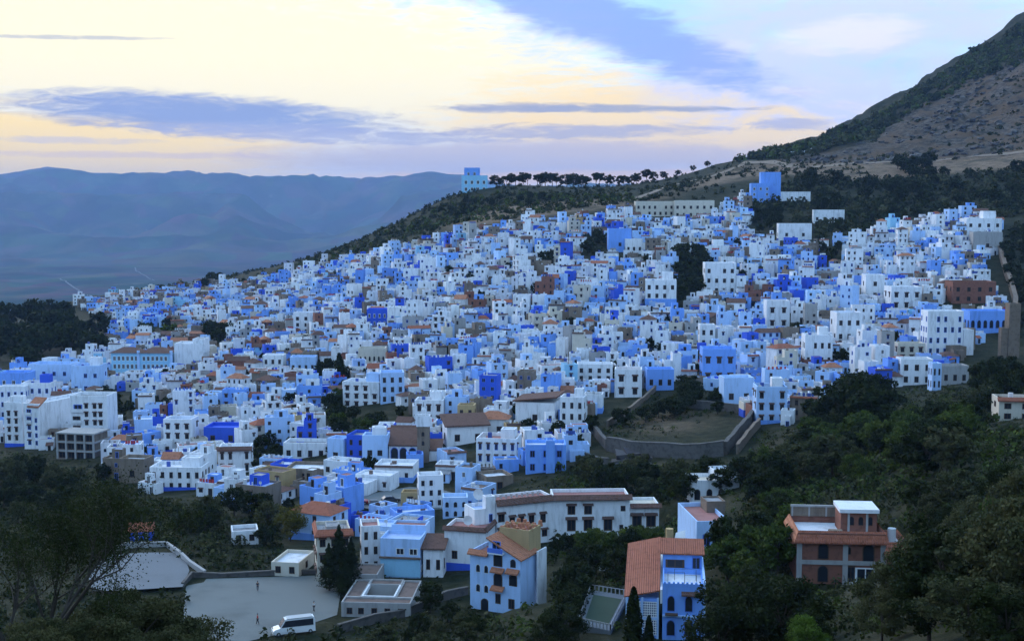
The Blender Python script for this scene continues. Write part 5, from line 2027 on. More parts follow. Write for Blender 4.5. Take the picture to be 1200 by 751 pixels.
for n, s in enumerate(SPECS):
    loc = (s['x'], s['y'], s['z'])
    if n in BIG:
        k = ObjSink('house', loc, s['rot'])
        emit(s, k)
        tag(k.root, house_label(s), 'house', HOUSE_GROUP)
    else:
        emit(s, StuffSink(loc, s['rot']))
mb = StuffSink.mb
o = link('distant_houses', new_mesh('distant_houses', mb.v, mb.f, STUFF_MATS, mb.i))
tag(o, 'dense mass of small blue and white houses filling the hillside behind the nearer ones', 'houses', kind='stuff')
print('SPECS', len(SPECS), 'big min px', sorted(cnt)[-300:][0], 'stuff faces', len(mb.f))

# ------------------------------------------------------------------ trees
def leaf_quads(c, nrm, size, rs, up=0.0):
    """quads around centres c with rough normals; returns verts (4n,3)"""
    n = len(c)
    a = rs.normal(size=(n, 3))
    a[:, 2] += up
    nn = nrm + rs.normal(size=(n, 3)) * 0.7
    nn /= np.linalg.norm(nn, axis=1, keepdims=True) + 1e-9
    u = np.cross(nn, a)
    u /= np.linalg.norm(u, axis=1, keepdims=True) + 1e-9
    v = np.cross(nn, u)
    s1 = (size * rs.uniform(0.5, 1.2, n))[:, None]
    s2 = s1 * rs.uniform(0.4, 0.9, n)[:, None]
    return np.stack([c - u * s1, c - v * s2, c + u * s1, c + v * s2], 1).reshape(-1, 3)


def crown_pts(kind, rs, n):
    """leaf centres, normals and the limb targets for a tree of unit height 1"""
    if kind in ('broad', 'olive', 'round', 'loose', 'ridge'):
        nc = {'broad': 26, 'olive': 30, 'round': 30, 'loose': 30, 'ridge': 13}[kind]
        rx, rz, zc = {'broad': (0.46, 0.42, 0.54), 'olive': (0.55, 0.42, 0.52), 'round': (0.50, 0.45, 0.50), 'loose': (0.44, 0.44, 0.53), 'ridge': (0.40, 0.26, 0.68)}[kind]
        C = []
        while len(C) < nc:
            p = rs.uniform(-1, 1, 3)
            if 0.15 < (p ** 2).sum() < 1:
                C.append(p * (rx, rx, rz) * 0.78 + (0, 0, zc))
        C = np.array(C)
        r = rs.uniform(0.09, 0.17, nc) * (0.8 if kind in ('loose', 'olive') else 1.0)
        k = rs.integers(0, nc, n)
        d = rs.normal(size=(n, 3))
        d /= np.linalg.norm(d, axis=1, keepdims=True)
        d[:, 2] *= 0.8
        rad = r[k] * rs.uniform(0.45, 1.1, n)
        P = C[k] + d * rad[:, None]
        return P, d, C
    if kind in ('cypress', 'conifer'):
        t = rs.uniform(0, 1, n) ** 0.8
        R0 = 0.10 if kind == 'cypress' else 0.24
        prof = R0 * (1 - t) ** (0.55 if kind == 'cypress' else 0.8) * np.minimum(1, t * 8 + 0.4)
        a = rs.uniform(0, 2 * np.pi, n)
        lob = 1 + 0.3 * np.sin(a * 5 + t * 20) + (0.35 * np.sin(t * 46) if kind == 'conifer' else 0)
        rad = prof * lob * rs.uniform(0.6, 1.08, n)
        z0 = 0.05 if kind == 'cypress' else 0.08
        P = np.stack([np.cos(a) * rad, np.sin(a) * rad, z0 + t * (1 - z0)], 1)
        d = np.stack([np.cos(a), np.sin(a), np.full(n, 0.4)], 1)
        return P, d, np.array([[0, 0, 0.8]])


TREE_MESH = {}


def tree_mesh(kind, seed, n, leaf, lm_, H=8.0):
    key = (kind, seed, n, lm_)
    if key in TREE_MESH:
        return TREE_MESH[key]
    rs = np.random.default_rng(seed * 7 + len(kind))
    P, d, C = crown_pts(kind, rs, n)
    v = leaf_quads(P * H, d, leaf, rs, 1.5 if kind == 'cypress' else 0.0)
    f = np.arange(len(v)).reshape(-1, 4).tolist()
    crown = new_mesh('crown', v, f, lm_)
    mb = MB()
    base = Vector((0, 0, -0.8))
    fork = Vector((0.02 * H, 0.01 * H, 0.34 * H if kind not in ('cypress', 'conifer') else 0.9 * H))
    mb.tube(base, fork, 0.028 * H, 0.015 * H if kind not in ('cypress', 'conifer') else 0.004 * H, 7)
    if kind not in ('cypress', 'conifer'):
        for c in C[:9]:
            q = Vector(c * H)
            mid = fork.lerp(q, 0.5) + Vector((0, 0, 0.03 * H))
            mb.tube(fork - Vector((0, 0, 0.02 * H)), mid, 0.011 * H, 0.007 * H, 5)
            mb.tube(mid, q, 0.007 * H, 0.003 * H, 5)
    trunk = new_mesh('trunk', mb.v, mb.f, 'bark')
    TREE_MESH[key] = (crown, trunk)
    return crown, trunk


NTREE = 0


def plant(name, kind, x, y, H, lmat, label, group, rs, res='mid', sx=1.0):
    global NTREE
    n, leaf = {'far': (700, 0.55), 'mid': (2600, 0.30), 'near': (9000, 0.15), 'close': (14000, 0.11)}[res]
    crown, trunk = tree_mesh(kind, rs.randrange(5 if res in ('far', 'mid') else 4), n, leaf, lmat)
    s = H / 8.0
    root = bpy.data.objects.new(name, None)
    root.location = (x, y, gz(x, y))
    root.rotation_euler = (0, 0, rs.uniform(0, 6.28))
    root.scale = (s * sx, s * sx, s)
    col.objects.link(root)
    tag(root, label, 'tree', group)
    link('crown', crown, root)
    link('trunk', trunk, root)
    NTREE += 1
    return root


trs = random.Random(77)


TONE = {'leaf_dark': 'dark', 'leaf_green': 'fresh green', 'leaf_olive': 'grey green', 'leaf_bright': 'bright green', 'leaf_yellow': 'yellow green'}
SHAPE = {'broad': 'broad', 'round': 'rounded', 'loose': 'loose-crowned', 'olive': 'spreading'}


def tree_label(where, h, hs, m, k):
    t = (h - hs[0]) / max(0.01, hs[1] - hs[0])
    noun = 'bush' if ' bush ' in where else 'tree'
    return ('low ' if t < 0.33 else 'tall ' if t > 0.67 else 'middling ') + TONE[m] + ' ' + SHAPE[k] + ' ' + noun + ' ' + where.split(' ' + noun + ' ', 1)[1]


def grove(poly, n, kinds, hs, label, group, mats=('leaf_dark',), res=None, gap=2.0, name='broadleaf_tree', sx=(0.85, 1.25)):
    """trees at ground pixels spread through a photo polygon, evenly over the real ground"""
    W = [hit(*p) for p in poly]
    wp = [(p[0], p[1]) for p in W]
    xs, ys = [p[0] for p in wp], [p[1] for p in wp]
    got, tries = [], 0
    while len(got) < n and tries < n * 60:
        tries += 1
        x, y = trs.uniform(min(xs), max(xs)), trs.uniform(min(ys), max(ys))
        if not in_poly(wp, x, y):
            continue
        if any((x - a) ** 2 + (y - b) ** 2 < gap * gap for a, b in got):
            continue
        q = quad(x, y - 0.4, 0.8, 0.8, 0)
        if occ_hit(q, 0.0) or covers(x, y, gz(x, y), hs[1] * 0.4, hs[1], 0.06):
            continue
        got.append((x, y))
        m_ = trs.choice(mats)
        k_ = trs.choice(kinds)
        h_ = trs.uniform(*hs)
        rr = res or ('near' if y < 150 else 'mid' if y < 420 else 'far')
        plant(name, k_, x, y, h_, m_, tree_label(label, h_, hs, m_, k_), group, trs, rr, trs.uniform(*sx))
    return got


BR = ('broad', 'round', 'loose')
grove([(-30, 400), (60, 392), (118, 398), (124, 424), (60, 434), (-30, 446)], 26, ('broad', 'round'), (14, 21), 'tall dark tree in the grove beside the turquoise school', 'grove of dark evergreens', gap=7, name='evergreen_tree')
grove([(-30, 380), (60, 366), (95, 374), (118, 398), (60, 392), (-30, 402)], 12, ('broad', 'round'), (15, 22), 'tall dark tree at the back of the evergreen grove', 'grove of dark evergreens', gap=9, name='evergreen_tree')
grove([(162, 388), (202, 388), (204, 402), (160, 402)], 5, BR, (9, 12), 'leafy green tree behind the turquoise school roof', 'trees behind the school', ('leaf_green', 'leaf_dark'), gap=5)
grove([(232, 392), (266, 392), (266, 410), (232, 410)], 5, BR, (8, 12), 'dark tree between houses uphill from the school end block', 'trees in the town', gap=4, name='town_tree')
grove([(362, 436), (408, 434), (408, 452), (364, 453)], 8, ('broad', 'round'), (4, 6.5), 'dark bush at the foot of the tall conifers', 'trees in the town', gap=3, name='town_tree')
for px, py, h in ((398, 449, 11), (374, 446, 8), (387, 447, 6.5)):
    p = hit(px, py)
    plant('conifer_tree', 'cypress', p[0], p[1], h, 'leaf_dark', {11: 'tallest', 8: 'middle', 6.5: 'shortest'}[h] + ' narrow conifer rising among the houses above the mosque garden', 'tall conifers in the town', trs, 'mid', 1.5)
grove([(382, 484), (402, 470), (440, 472), (488, 488), (452, 506), (440, 528), (404, 534)], 16, BR, (5, 8), 'dark garden tree uphill from the mosque', 'mosque garden trees', ('leaf_dark', 'leaf_dark', 'leaf_green'), gap=4, name='garden_tree')
grove([(0, 540), (110, 552), (150, 588), (230, 596), (330, 618), (330, 660), (230, 660), (200, 634), (0, 640)], 40, BR, (5, 9), 'dark tree on the slope below the lower houses', 'trees below the town', ('leaf_dark', 'leaf_dark', 'leaf_olive'), gap=4)
grove([(715, 486), (760, 462), (800, 462), (826, 470), (790, 490), (730, 500)], 18, BR, (5, 8), 'dark tree inside the walled garden', 'walled garden trees', gap=4, name='garden_tree', sx=(1.1, 1.5))
grove([(838, 466), (868, 480), (862, 498), (838, 490)], 4, BR, (4, 6), 'dark tree by the ramp of the walled garden', 'walled garden trees', gap=4, name='garden_tree', sx=(1.1, 1.5))
grove([(664, 560), (700, 550), (780, 548), (890, 545), (905, 590), (880, 600), (780, 590), (690, 585)], 22, BR, (5, 8.5), 'dark tree on the bank below the walled garden', 'trees below the walled garden', ('leaf_dark', 'leaf_dark', 'leaf_olive'), gap=4)
grove([(650, 645), (775, 628), (785, 645), (655, 668)], 16, ('round', 'broad'), (3.2, 4.8), 'green hedge-like tree in front of the long white guesthouse', 'hedge trees by the guesthouse', ('leaf_green', 'leaf_green', 'leaf_dark'), gap=2.2, name='hedge_tree')
grove([(655, 672), (740, 650), (728, 690), (690, 690), (672, 700)], 9, BR, (4.5, 6.5), 'dark tree between the guesthouse hedge and the court', 'trees by the garden court', gap=3)
grove([(598, 752), (620, 722), (668, 705), (680, 745), (640, 775)], 16, ('round', 'broad'), (4.5, 7), 'dark rounded tree below the arched pale blue house', 'trees by the garden court', gap=3)
for px, py, h in ((742, 775, 8.5), (760, 772, 5)):
    p = hit(px, py)
    plant('conifer_tree', 'cypress', p[0], p[1], h, 'leaf_dark', ('tall' if h > 6 else 'short') + ' dark slim cypress in front of the lattice screens', 'cypresses by the villa', trs, 'near', 1.3)
grove([(842, 650), (905, 605), (940, 640), (925, 690), (850, 690)], 12, BR, (5.5, 8.5), 'dark tree between the blue villa and the brick villa', 'trees round the villas', ('leaf_dark', 'leaf_dark', 'leaf_green'), gap=4)
for px, Y, H, sx in ((880, 118, 10.5, 1.1), (845, 112, 8.5, 1.0), (918, 112, 9.0, 1.1), (950, 106, 4.5, 1.1), (900, 128, 8.0, 1.1)):
    x = ray(px, 700)[0] * Y
    plant('broadleaf_tree', 'round' if px != 845 else 'broad', x, Y, H, 'leaf_dark', ('tallest' if H > 10 else 'low' if H < 5 else 'large') + ' dark ' + ('broad' if px == 845 else 'round') + ' tree below the brick villa' + (' beside the blue villa' if px == 845 else ''), 'trees round the villas', trs, 'near', sx)
grove([(900, 520), (960, 495), (1060, 505), (1160, 470), (1200, 500), (1200, 640), (1085, 640), (1070, 570), (940, 570), (890, 590)], 70, BR, (5.5, 9.5), 'leafy tree on the wooded slope behind the brick villa', 'wooded slope trees', ('leaf_dark', 'leaf_dark', 'leaf_green', 'leaf_olive', 'leaf_green'), gap=4)
grove([(972, 500), (1010, 492), (1080, 492), (1110, 480), (1100, 505), (1040, 515), (980, 515)], 14, ('broad', 'round'), (12, 16), 'tall dense dark tree below the last white houses', 'tall dark trees', gap=5)
grove([(1110, 470), (1180, 450), (1200, 470), (1130, 490)], 12, BR, (6, 10), 'dark tree beneath the school terrace', 'tall dark trees', gap=5)
for px, Y, H, sx in ((1070, 92, 8.0, 1.0), (1110, 84, 8.5, 1.1), (1150, 78, 8.0, 1.1), (1190, 74, 8.5, 1.0), (1220, 70, 7.0, 1.0), (1045, 98, 6.0, 1.0), (1090, 72, 5.5, 1.1), (1140, 64, 5.0, 1.2), (1185, 60, 4.5, 1.2), (1035, 86, 4.5, 1.0)):
    x = ray(px, 700)[0] * Y
    plant('olive_tree', *(lambda k_, m_: (k_, x, Y, H, m_, tree_label('olive tree on the near slope below the wooded slope', H, (4, 8.5), m_, k_)))(trs.choice(('olive', 'loose')), trs.choice(('leaf_olive', 'leaf_olive', 'leaf_dark'))), 'near olive trees', trs, 'near', sx)
grove([(1080, 640), (1200, 640), (1200, 690), (1090, 710)], 10, BR, (4, 6.5), 'dark leafy tree above the near olive trees', 'wooded slope trees', ('leaf_dark', 'leaf_olive'), 'near', 4)
for px, py, h, sx in ((398, 690, 11.5, 1.0), (386, 692, 8.5, 1.1), (412, 692, 9.5, 1.0), (404, 700, 7.0, 1.2)):
    p = hit(px, py)
    plant('conifer_tree', 'conifer', p[0], p[1], h, 'leaf_dark', {11.5: 'tallest', 8.5: 'shorter', 9.5: 'second tallest', 7.0: 'shortest'}[h] + ' dark conifer in the clump beside the cream corner house', 'conifers by the sports ground', trs, 'near', sx * 0.8)
grove([(490, 690), (535, 672), (545, 700), (505, 720)], 6, ('round', 'broad'), (4, 6), 'dark tree beside the courtyard building', 'trees round the courtyard building', gap=3)
grove([(380, 760), (470, 738), (560, 722), (580, 760), (480, 790)], 20, ('loose', 'round', 'olive'), (2.2, 3.8), 'small scrubby tree below the grey street wall', 'scrubby trees on the near bank', ('leaf_olive', 'leaf_dark'), gap=3, name='small_tree')
p = hit(340, 634)
plant('broadleaf_tree', 'round', p[0], p[1], 8.5, 'leaf_yellow', 'round yellow green tree beside the blue walled lane', None, trs, 'near', 0.9)
grove([(318, 600), (350, 598), (350, 630), (320, 632)], 4, BR, (3, 5), 'dark tree around the yellow green tree', 'trees in the town', gap=3, name='town_tree')
# ridge line
px = 580.0
while px < 832:
    py = float(np.interp(px, [560, 620, 700, 760, 800, 815, 832], [224, 224, 226, 222, 210, 205, 199]))
    # walk along the view ray of this column to the skyline
    best = max(range(860, 1120, 10), key=lambda Y: (gz(ray(px, 220)[0] * Y, Y)) / Y)
    x_, y_ = ray(px, 220)[0] * best, best - 3.0
    h_ = trs.uniform(7, 13) * (0.75 if px > 770 else 1.0)
    k_ = trs.choice(('ridge', 'ridge', 'loose', 'round')) if px < 770 else trs.choice(('loose', 'round'))
    plant('ridge_tree', k_, x_, y_, h_, 'leaf_dark', ('tall ' if h_ > 10 else 'small ') + {'ridge': 'open-crowned', 'loose': 'ragged', 'round': 'rounded'}[k_] + ' tree standing against the sky along the ridge', 'trees along the ridge', trs, 'mid', trs.uniform(0.9, 1.5))
    px += trs.choice((4, 5, 6, 8, 12, 5)) if px < 770 else 17
grove([(520, 250), (545, 232), (600, 232), (690, 234), (600, 246), (540, 258)], 20, BR, (4, 8), 'dark tree on the hill shoulder below the hotel', 'trees below the hotel', gap=6, res='far', name='woodland_tree')
grove([(232, 336), (262, 332), (262, 340), (236, 343)], 6, BR, (8, 12), 'dark tree at the far edge of the town', 'trees in the town', gap=6, res='far', name='town_tree')
grove([(930, 215), (1000, 205), (1200, 205), (1200, 262), (1150, 255), (1050, 262), (985, 278), (960, 282), (935, 262), (950, 240)], 30, BR, (7, 13), 'dark tree in the woodland above the upper houses', 'upper woodland trees', gap=6, res='far', name='woodland_tree')
grove([(1040, 196), (1090, 194), (1090, 208), (1040, 210)], 7, BR, (10, 15), 'tall dark tree standing against the dirt road', 'upper woodland trees', gap=6, res='far', name='woodland_tree')
grove([(876, 244), (905, 240), (922, 262), (905, 278), (880, 278)], 12, BR, (5, 9), 'dark tree below the bright blue house', 'upper woodland trees', gap=5, res='far', name='woodland_tree')
grove([(782, 304), (828, 304), (832, 328), (812, 352), (800, 374), (782, 374), (788, 350), (792, 330)], 16, ('broad', 'round'), (7, 11), 'dense dark tree in the hillside grove between houses', 'hillside grove trees', gap=5, name='evergreen_tree')
grove([(686, 282), (714, 282), (714, 304), (686, 304)], 8, BR, (5, 9), 'dark tree beside the blank sky blue house', 'trees in the town', gap=5, name='town_tree')
grove([(632, 306), (652, 306), (652, 317), (632, 317)], 4, BR, (6, 9), 'dark tree among the upper white houses', 'trees in the town', gap=4, name='town_tree')
grove([(1176, 290), (1200, 270), (1200, 400), (1192, 372), (1186, 340)], 16, BR, (5, 9), 'dark tree outside the old city wall', 'trees outside the city wall', gap=5)
grove([(956, 292), (988, 290), (984, 308), (962, 308)], 4, BR, (5, 8), 'dark tree pushed in between the upper houses', 'trees in the town', gap=4, name='town_tree')
grove([(114, 462), (164, 464), (162, 494), (132, 504), (114, 490)], 10, BR, (4, 7), 'dark tree in the gap below the school', 'trees below the school', gap=4)
grove([(170, 474), (202, 474), (202, 488), (170, 488)], 5, BR, (4, 7), 'dark tree on the lane below the school', 'trees below the school', gap=4)
grove([(298, 528), (328, 528), (328, 546), (302, 550)], 5, BR, (4, 6), 'dark tree beside the wide white house', 'trees in the town', gap=4, name='town_tree')
# single trees in courtyards of the town
_n = 0
while _n < 120:
    px, py = trs.uniform(150, 1090), trs.uniform(290, 560)
    if not in_poly(TOWN, px, py):
        continue
    p = hit(px, py)
    if occ_hit(quad(p[0], p[1] - 0.4, 0.8, 0.8, 0), 0.0) or covers(p[0], p[1], p[2], 2.0, 5.0, 0.1):
        continue
    _n += 1
    k_, h_ = trs.choice(BR), trs.uniform(3.5, 7.0)
    plant('courtyard_tree', k_, p[0], p[1], h_, 'leaf_dark', ('low ' if h_ < 4.7 else 'tall ' if h_ > 5.8 else 'middling ') + SHAPE[k_] + ' dark tree between houses ' + relation(dict(x=p[0], y=p[1], z=p[2]))[0], 'courtyard trees', trs, 'far', 0.9)


# near bare-branched tree and bushes on the camera's own slope
def branchy(name, x, y, H, seed, label, leaves, lmat, lean=(0.1, 0.0), group=None):
    rs = random.Random(seed)
    mb = MB()
    tips = []

    def grow(a, d, L, r, lev):
        b = a + d * L
        mb.tube(a, b, r, r * 0.62, 6 if lev < 2 else 4, cap=lev > 2)
        if lev >= 5:
            tips.append(b)
            return
        if lev >= 2:
            tips.append(a.lerp(b, 0.7))
        for k in range(3 if lev in (0, 1) else 2):
            e = Vector((rs.gauss(0, 0.5), rs.gauss(0, 0.5), rs.gauss(0.12, 0.3)))
            grow(a.lerp(b, rs.uniform(0.72, 1.0)), (d + e).normalized(), L * rs.uniform(0.6, 0.82), r * 0.56, lev + 1)
    grow(Vector((0, 0, -0.6)), Vector((lean[0], lean[1], 1)).normalized(), H * 0.36, H * 0.017, 0)
    root = bpy.data.objects.new(name, None)
    root.location = (x, y, gz(x, y))
    col.objects.link(root)
    tag(root, label, 'tree', group)
    mb.build('trunk', 'bark', root)
    rn = np.random.default_rng(seed)
    T = np.array([tuple(t) for t in tips])
    k = rn.integers(0, len(T), leaves)
    P = T[k] + rn.normal(size=(leaves, 3)) * 0.16 * H / 5
    v = leaf_quads(P, rn.normal(size=(leaves, 3)), 0.04, rn)
    link('crown', new_mesh('crown', v, np.arange(len(v)).reshape(-1, 4).tolist(), lmat), root)


def near_at(px, Y):
    x = at(px, 700, 1)[0] * Y
    return x, Y


x, y = near_at(60, 40)
branchy('bare_tree', x, y, 8.2, 3, 'thin dark bare-branched tree on the near slope in front of the sports yard', 14000, 'leaf_dark')
x, y = near_at(12, 38)
branchy('bare_tree', x, y, 6.2, 8, 'leaning bare tree with twisted branches next to the taller bare tree', 5000, 'leaf_dark', (-0.2, 0.1))
x, y = near_at(45, 46)
branchy('bare_tree', x, y, 7.4, 15, 'leafier dark tree standing behind the two bare trees', 16000, 'leaf_dark', (0.15, 0.0))
for px, Y, H, k in ((118, 42, 3.6, 'loose'), (150, 44, 4.2, 'olive'), (185, 46, 4.3, 'loose'), (222, 52, 4.2, 'olive'), (140, 36, 2.8, 'loose'), (200, 40, 3.0, 'olive'), (95, 36, 2.8, 'olive'), (255, 56, 3.2, 'loose'), (30, 34, 2.4, 'olive'), (60, 36, 2.6, 'loose')):
    x, y = near_at(px, Y)
    plant('olive_shrub', k, x, y, H, 'leaf_olive', ('taller' if H > 3.5 else 'low') + ' grey green ' + ('loose ' if k == 'loose' else 'spreading ') + 'olive shrub on the near slope beneath the bare trees', 'near olive shrubs', trs, 'close', 1.1)
for px, Y, H in ((250, 62, 3.2), (275, 66, 3.0), (232, 64, 2.8), (300, 72, 2.4)):
    x, y = near_at(px, Y)
    plant('green_shrub', 'round', x, y, H, 'leaf_bright', 'bright green shrub at the foot of the near slope', 'bright green shrubs', trs, 'near', 1.2)
for px, py, H, l in ((945, 785, 4.5, 'bright green young tree in front of the brick villa trees'), (1175, 640, 6.0, 'yellow green tree with light leaves high on the near slope')):
    p = hit(px, py)
    plant('young_tree', 'loose', p[0], p[1], H, 'leaf_bright', l, None, trs, 'near', 1.0)


# low scrub: uncountable cover of the slopes
SCRUB_SKIP = [in_w for in_w in (PF, PF2, PF3)]


def scrub(name, polys, dens, hs, lmats, label, leaf=0.35, n_leaf=26, seed=1, wpoly=False):
    rs = np.random.default_rng(seed)
    V, I = [], []
    for poly, far in polys:
        wp = np.array([p if wpoly else hit(*p)[:2] for p in poly])
        lo, hi = wp.min(0), wp.max(0)
        n = int((hi[0] - lo[0]) * (hi[1] - lo[1]) * dens)
        x, y = rs.uniform(lo[0], hi[0], n), rs.uniform(lo[1], hi[1], n)
        m = in_poly(wp.tolist(), x, y)
        if far and far < 9:
            m &= fbm(x / 30, y / 30, 2, seed + 3) > rs.uniform(-0.5, far, n)
        for pp in SCRUB_SKIP:
            m &= ~in_poly(pp, x, y)
        for a, b in zip(x[m], y[m]):
            if occ_hit(quad(a, b - 0.3, 0.6, 0.6, 0), 0.0):
                continue
            if wpoly and in_poly(TOWN, *proj(a, b, gz(a, b))):
                continue
            h = rs.uniform(*hs)
            if b < 420 and covers(a, b, gz(a, b), h * 0.7, h, 0.004):
                h *= 0.4
            d = rs.normal(size=(n_leaf, 3))
            d /= np.linalg.norm(d, axis=1, keepdims=True)
            d[:, 2] = np.abs(d[:, 2])
            P = np.array((a, b, gz(a, b) - 0.15)) + d * (h * 0.7, h * 0.7, h) * rs.uniform(0.5, 1.05, (n_leaf, 1))
            V.append(leaf_quads(P, d, min(leaf * h, 0.0022 * max(b, 60.0)), rs))
            I += [int(rs.integers(0, len(lmats)))] * n_leaf
    V = np.concatenate(V)
    o = link(name, new_mesh(name, V, np.arange(len(V)).reshape(-1, 4).tolist(), list(lmats), I))
    tag(o, label, 'scrub', kind='stuff')
    print(name, len(V) // 4)


scrub('mountain_scrub', [([(860, 190), (940, 172), (1000, 148), (1060, 114), (1120, 78), (1200, 28), (1350, -60), (1350, 0), (1200, 74), (1130, 100), (1060, 140), (1000, 168), (920, 186)], 0)], 0.030, (3.0, 7.0), ('leaf_dark', 'leaf_green', 'leaf_olive'), 'dark bushes covering the upper mountain flank', seed=3)
scrub('rock_scrub', [([(900, 190), (1000, 170), (1130, 100), (1200, 74), (1350, 0), (1350, 172), (1200, 180), (1000, 192)], 0.5)], 0.014, (1.2, 3.2), ('leaf_dark', 'leaf_olive'), 'scattered low scrub on the rocky mountain face', seed=4)
scrub('ridge_scrub', [([(300, 326), (370, 303), (440, 280), (500, 250), (545, 230), (800, 228), (740, 238), (600, 258), (520, 266), (440, 292), (380, 306)], 9)], 0.030, (1.4, 3.8), ('leaf_dark', 'leaf_green', 'leaf_olive'), 'dark scrub covering the ridge slope above the town', seed=5)
scrub('crest_scrub', [([(-330, 1000), (-120, 800), (60, 800), (60, 1090), (-120, 1120), (-330, 1180)], 0.7), ([(60, 800), (260, 850), (260, 1060), (60, 1090)], 0.9)], 0.03, (1.0, 3.2), ('leaf_dark', 'leaf_dark', 'leaf_olive'), 'low dark scrub reaching up to the crest of the ridge', n_leaf=20, seed=15, wpoly=True)


def boulders(name, poly, n, label, seed):
    rs = np.random.default_rng(seed)
    wp = np.array([hit(*p)[:2] for p in poly])
    lo, hi = wp.min(0), wp.max(0)
    x, y = rs.uniform(lo[0], hi[0], n), rs.uniform(lo[1], hi[1], n)
    m = in_poly(wp.tolist(), x, y) & (fbm(x / 45, y / 45, 3, seed) > rs.uniform(-0.3, 0.5, n))
    mb = MB()
    for a, b in zip(x[m], y[m]):
        r = rs.uniform(0.6, 1.0) * rs.choice((0.8, 1.2, 1.8, 3.6))
        z = gz(a, b)
        v = []
        for (dx, dy, dz) in ((1, 0, 0), (0, 1, 0), (-1, 0, 0), (0, -1, 0), (0.7, 0.7, 0.7), (-0.7, 0.7, 0.8), (-0.7, -0.7, 0.6), (0.7, -0.7, 0.75)):
            q = r * rs.uniform(0.7, 1.25)
            v.append((a + dx * q, b + dy * q, z - 0.3 + dz * q * 0.9))
        mb.add(v, [(0, 1, 4), (1, 5, 4), (1, 2, 5), (2, 6, 5), (2, 3, 6), (3, 7, 6), (3, 0, 7), (0, 4, 7), (4, 5, 6, 7)])
    tag(mb.build(name, 'rock'), label, 'rocks', kind='stuff')


boulders('mountain_rocks', [(930, 190), (1000, 172), (1130, 100), (1200, 66), (1350, -10), (1350, 172), (1200, 180), (1000, 192)], 7600, 'grey rocks strewn over the bare mountain face', 41)
boulders('slope_rocks', [(840, 545), (790, 548), (720, 545), (716, 534), (848, 540)], 260, 'rough grey rocks at the foot of the garden wall', 42)
scrub('wood_undergrowth', [([(880, 240), (935, 212), (1200, 200), (1350, 196), (1350, 420), (1215, 440), (1200, 300), (1175, 262), (1050, 264), (985, 282), (905, 284)], 0.4)], 0.034, (2.5, 6.5), ('leaf_dark', 'leaf_dark', 'leaf_olive'), 'mass of bushes and small trees in the upper woodland', n_leaf=40, leaf=0.25, seed=6)
scrub('slope_undergrowth', [([(880, 560), (960, 495), (1080, 490), (1200, 450), (1280, 450), (1280, 751), (1050, 751), (940, 720), (860, 650)], 9),
                            ([(650, 550), (890, 540), (900, 600), (790, 640), (640, 660)], 9), ([(560, 751), (660, 690), (735, 660), (735, 751)], 9)], 0.17, (1.0, 3.0), ('leaf_dark', 'leaf_green', 'leaf_olive'), 'green undergrowth between the trees of the near slopes', leaf=0.22, n_leaf=34, seed=7)
scrub('garden_cover', [([(700, 500), (760, 460), (830, 466), (866, 486), (850, 520), (720, 520)], 0.3), ([(660, 548), (712, 545), (850, 545), (900, 530), (930, 505), (890, 505), (870, 540), (660, 580)], 9),
                       ([(1090, 462), (1180, 420), (1200, 440), (1200, 470), (1080, 500)], 9), ([(930, 505), (1000, 470), (1060, 460), (1080, 500), (950, 510)], 9)], 0.22, (0.5, 1.5), ('leaf_dark', 'leaf_olive', 'leaf_green'), 'low weeds and bushes over the walled garden and the banks around it', leaf=0.25, n_leaf=16, seed=12)
scrub('rough_grass', [([(-20, 528), (60, 532), (130, 545), (150, 586), (230, 592), (330, 620), (330, 668), (230, 668), (190, 636), (-20, 648)], 9), ([(380, 751), (400, 735), (550, 700), (600, 740), (640, 751)], 9),
                      ([(560, 606), (616, 562), (672, 550), (690, 585), (640, 640), (575, 625)], 9), ([(352, 640), (500, 640), (520, 680), (420, 680)], 9), ([(1040, 462), (1110, 440), (1180, 415), (1195, 450), (1080, 500)], 9), ([(900, 560), (1000, 540), (1080, 600), (1060, 700), (940, 720), (860, 640)], 9)], 0.55, (0.25, 0.8), ('leaf_olive', 'leaf_dark', 'leaf_green', 'leaf_dark'), 'rough grass and weeds on the open ground between houses and trees', leaf=0.4, n_leaf=9, seed=13)
scrub('hillside_scrub', [([(22, 45), (60, 135), (92, 230), (150, 300), (190, 260), (120, 100), (60, 40)], 9)], 0.14, (0.8, 2.6), ('leaf_dark', 'leaf_olive', 'leaf_green'), 'scrub covering the hillside below the viewpoint', leaf=0.22, n_leaf=30, seed=19, wpoly=True)
scrub('bank_undergrowth', [([(-20, 540), (110, 556), (230, 598), (330, 628), (330, 668), (230, 668), (190, 636), (-20, 648)], 9), ([(-20, 700), (210, 700), (290, 751), (-20, 751)], 0.3), ([(300, 751), (560, 715), (600, 751)], 0.3)], 0.2, (0.8, 2.6), ('leaf_dark', 'leaf_olive', 'leaf_dark'), 'dark undergrowth on the banks round the sports ground', leaf=0.22, n_leaf=30, seed=8)


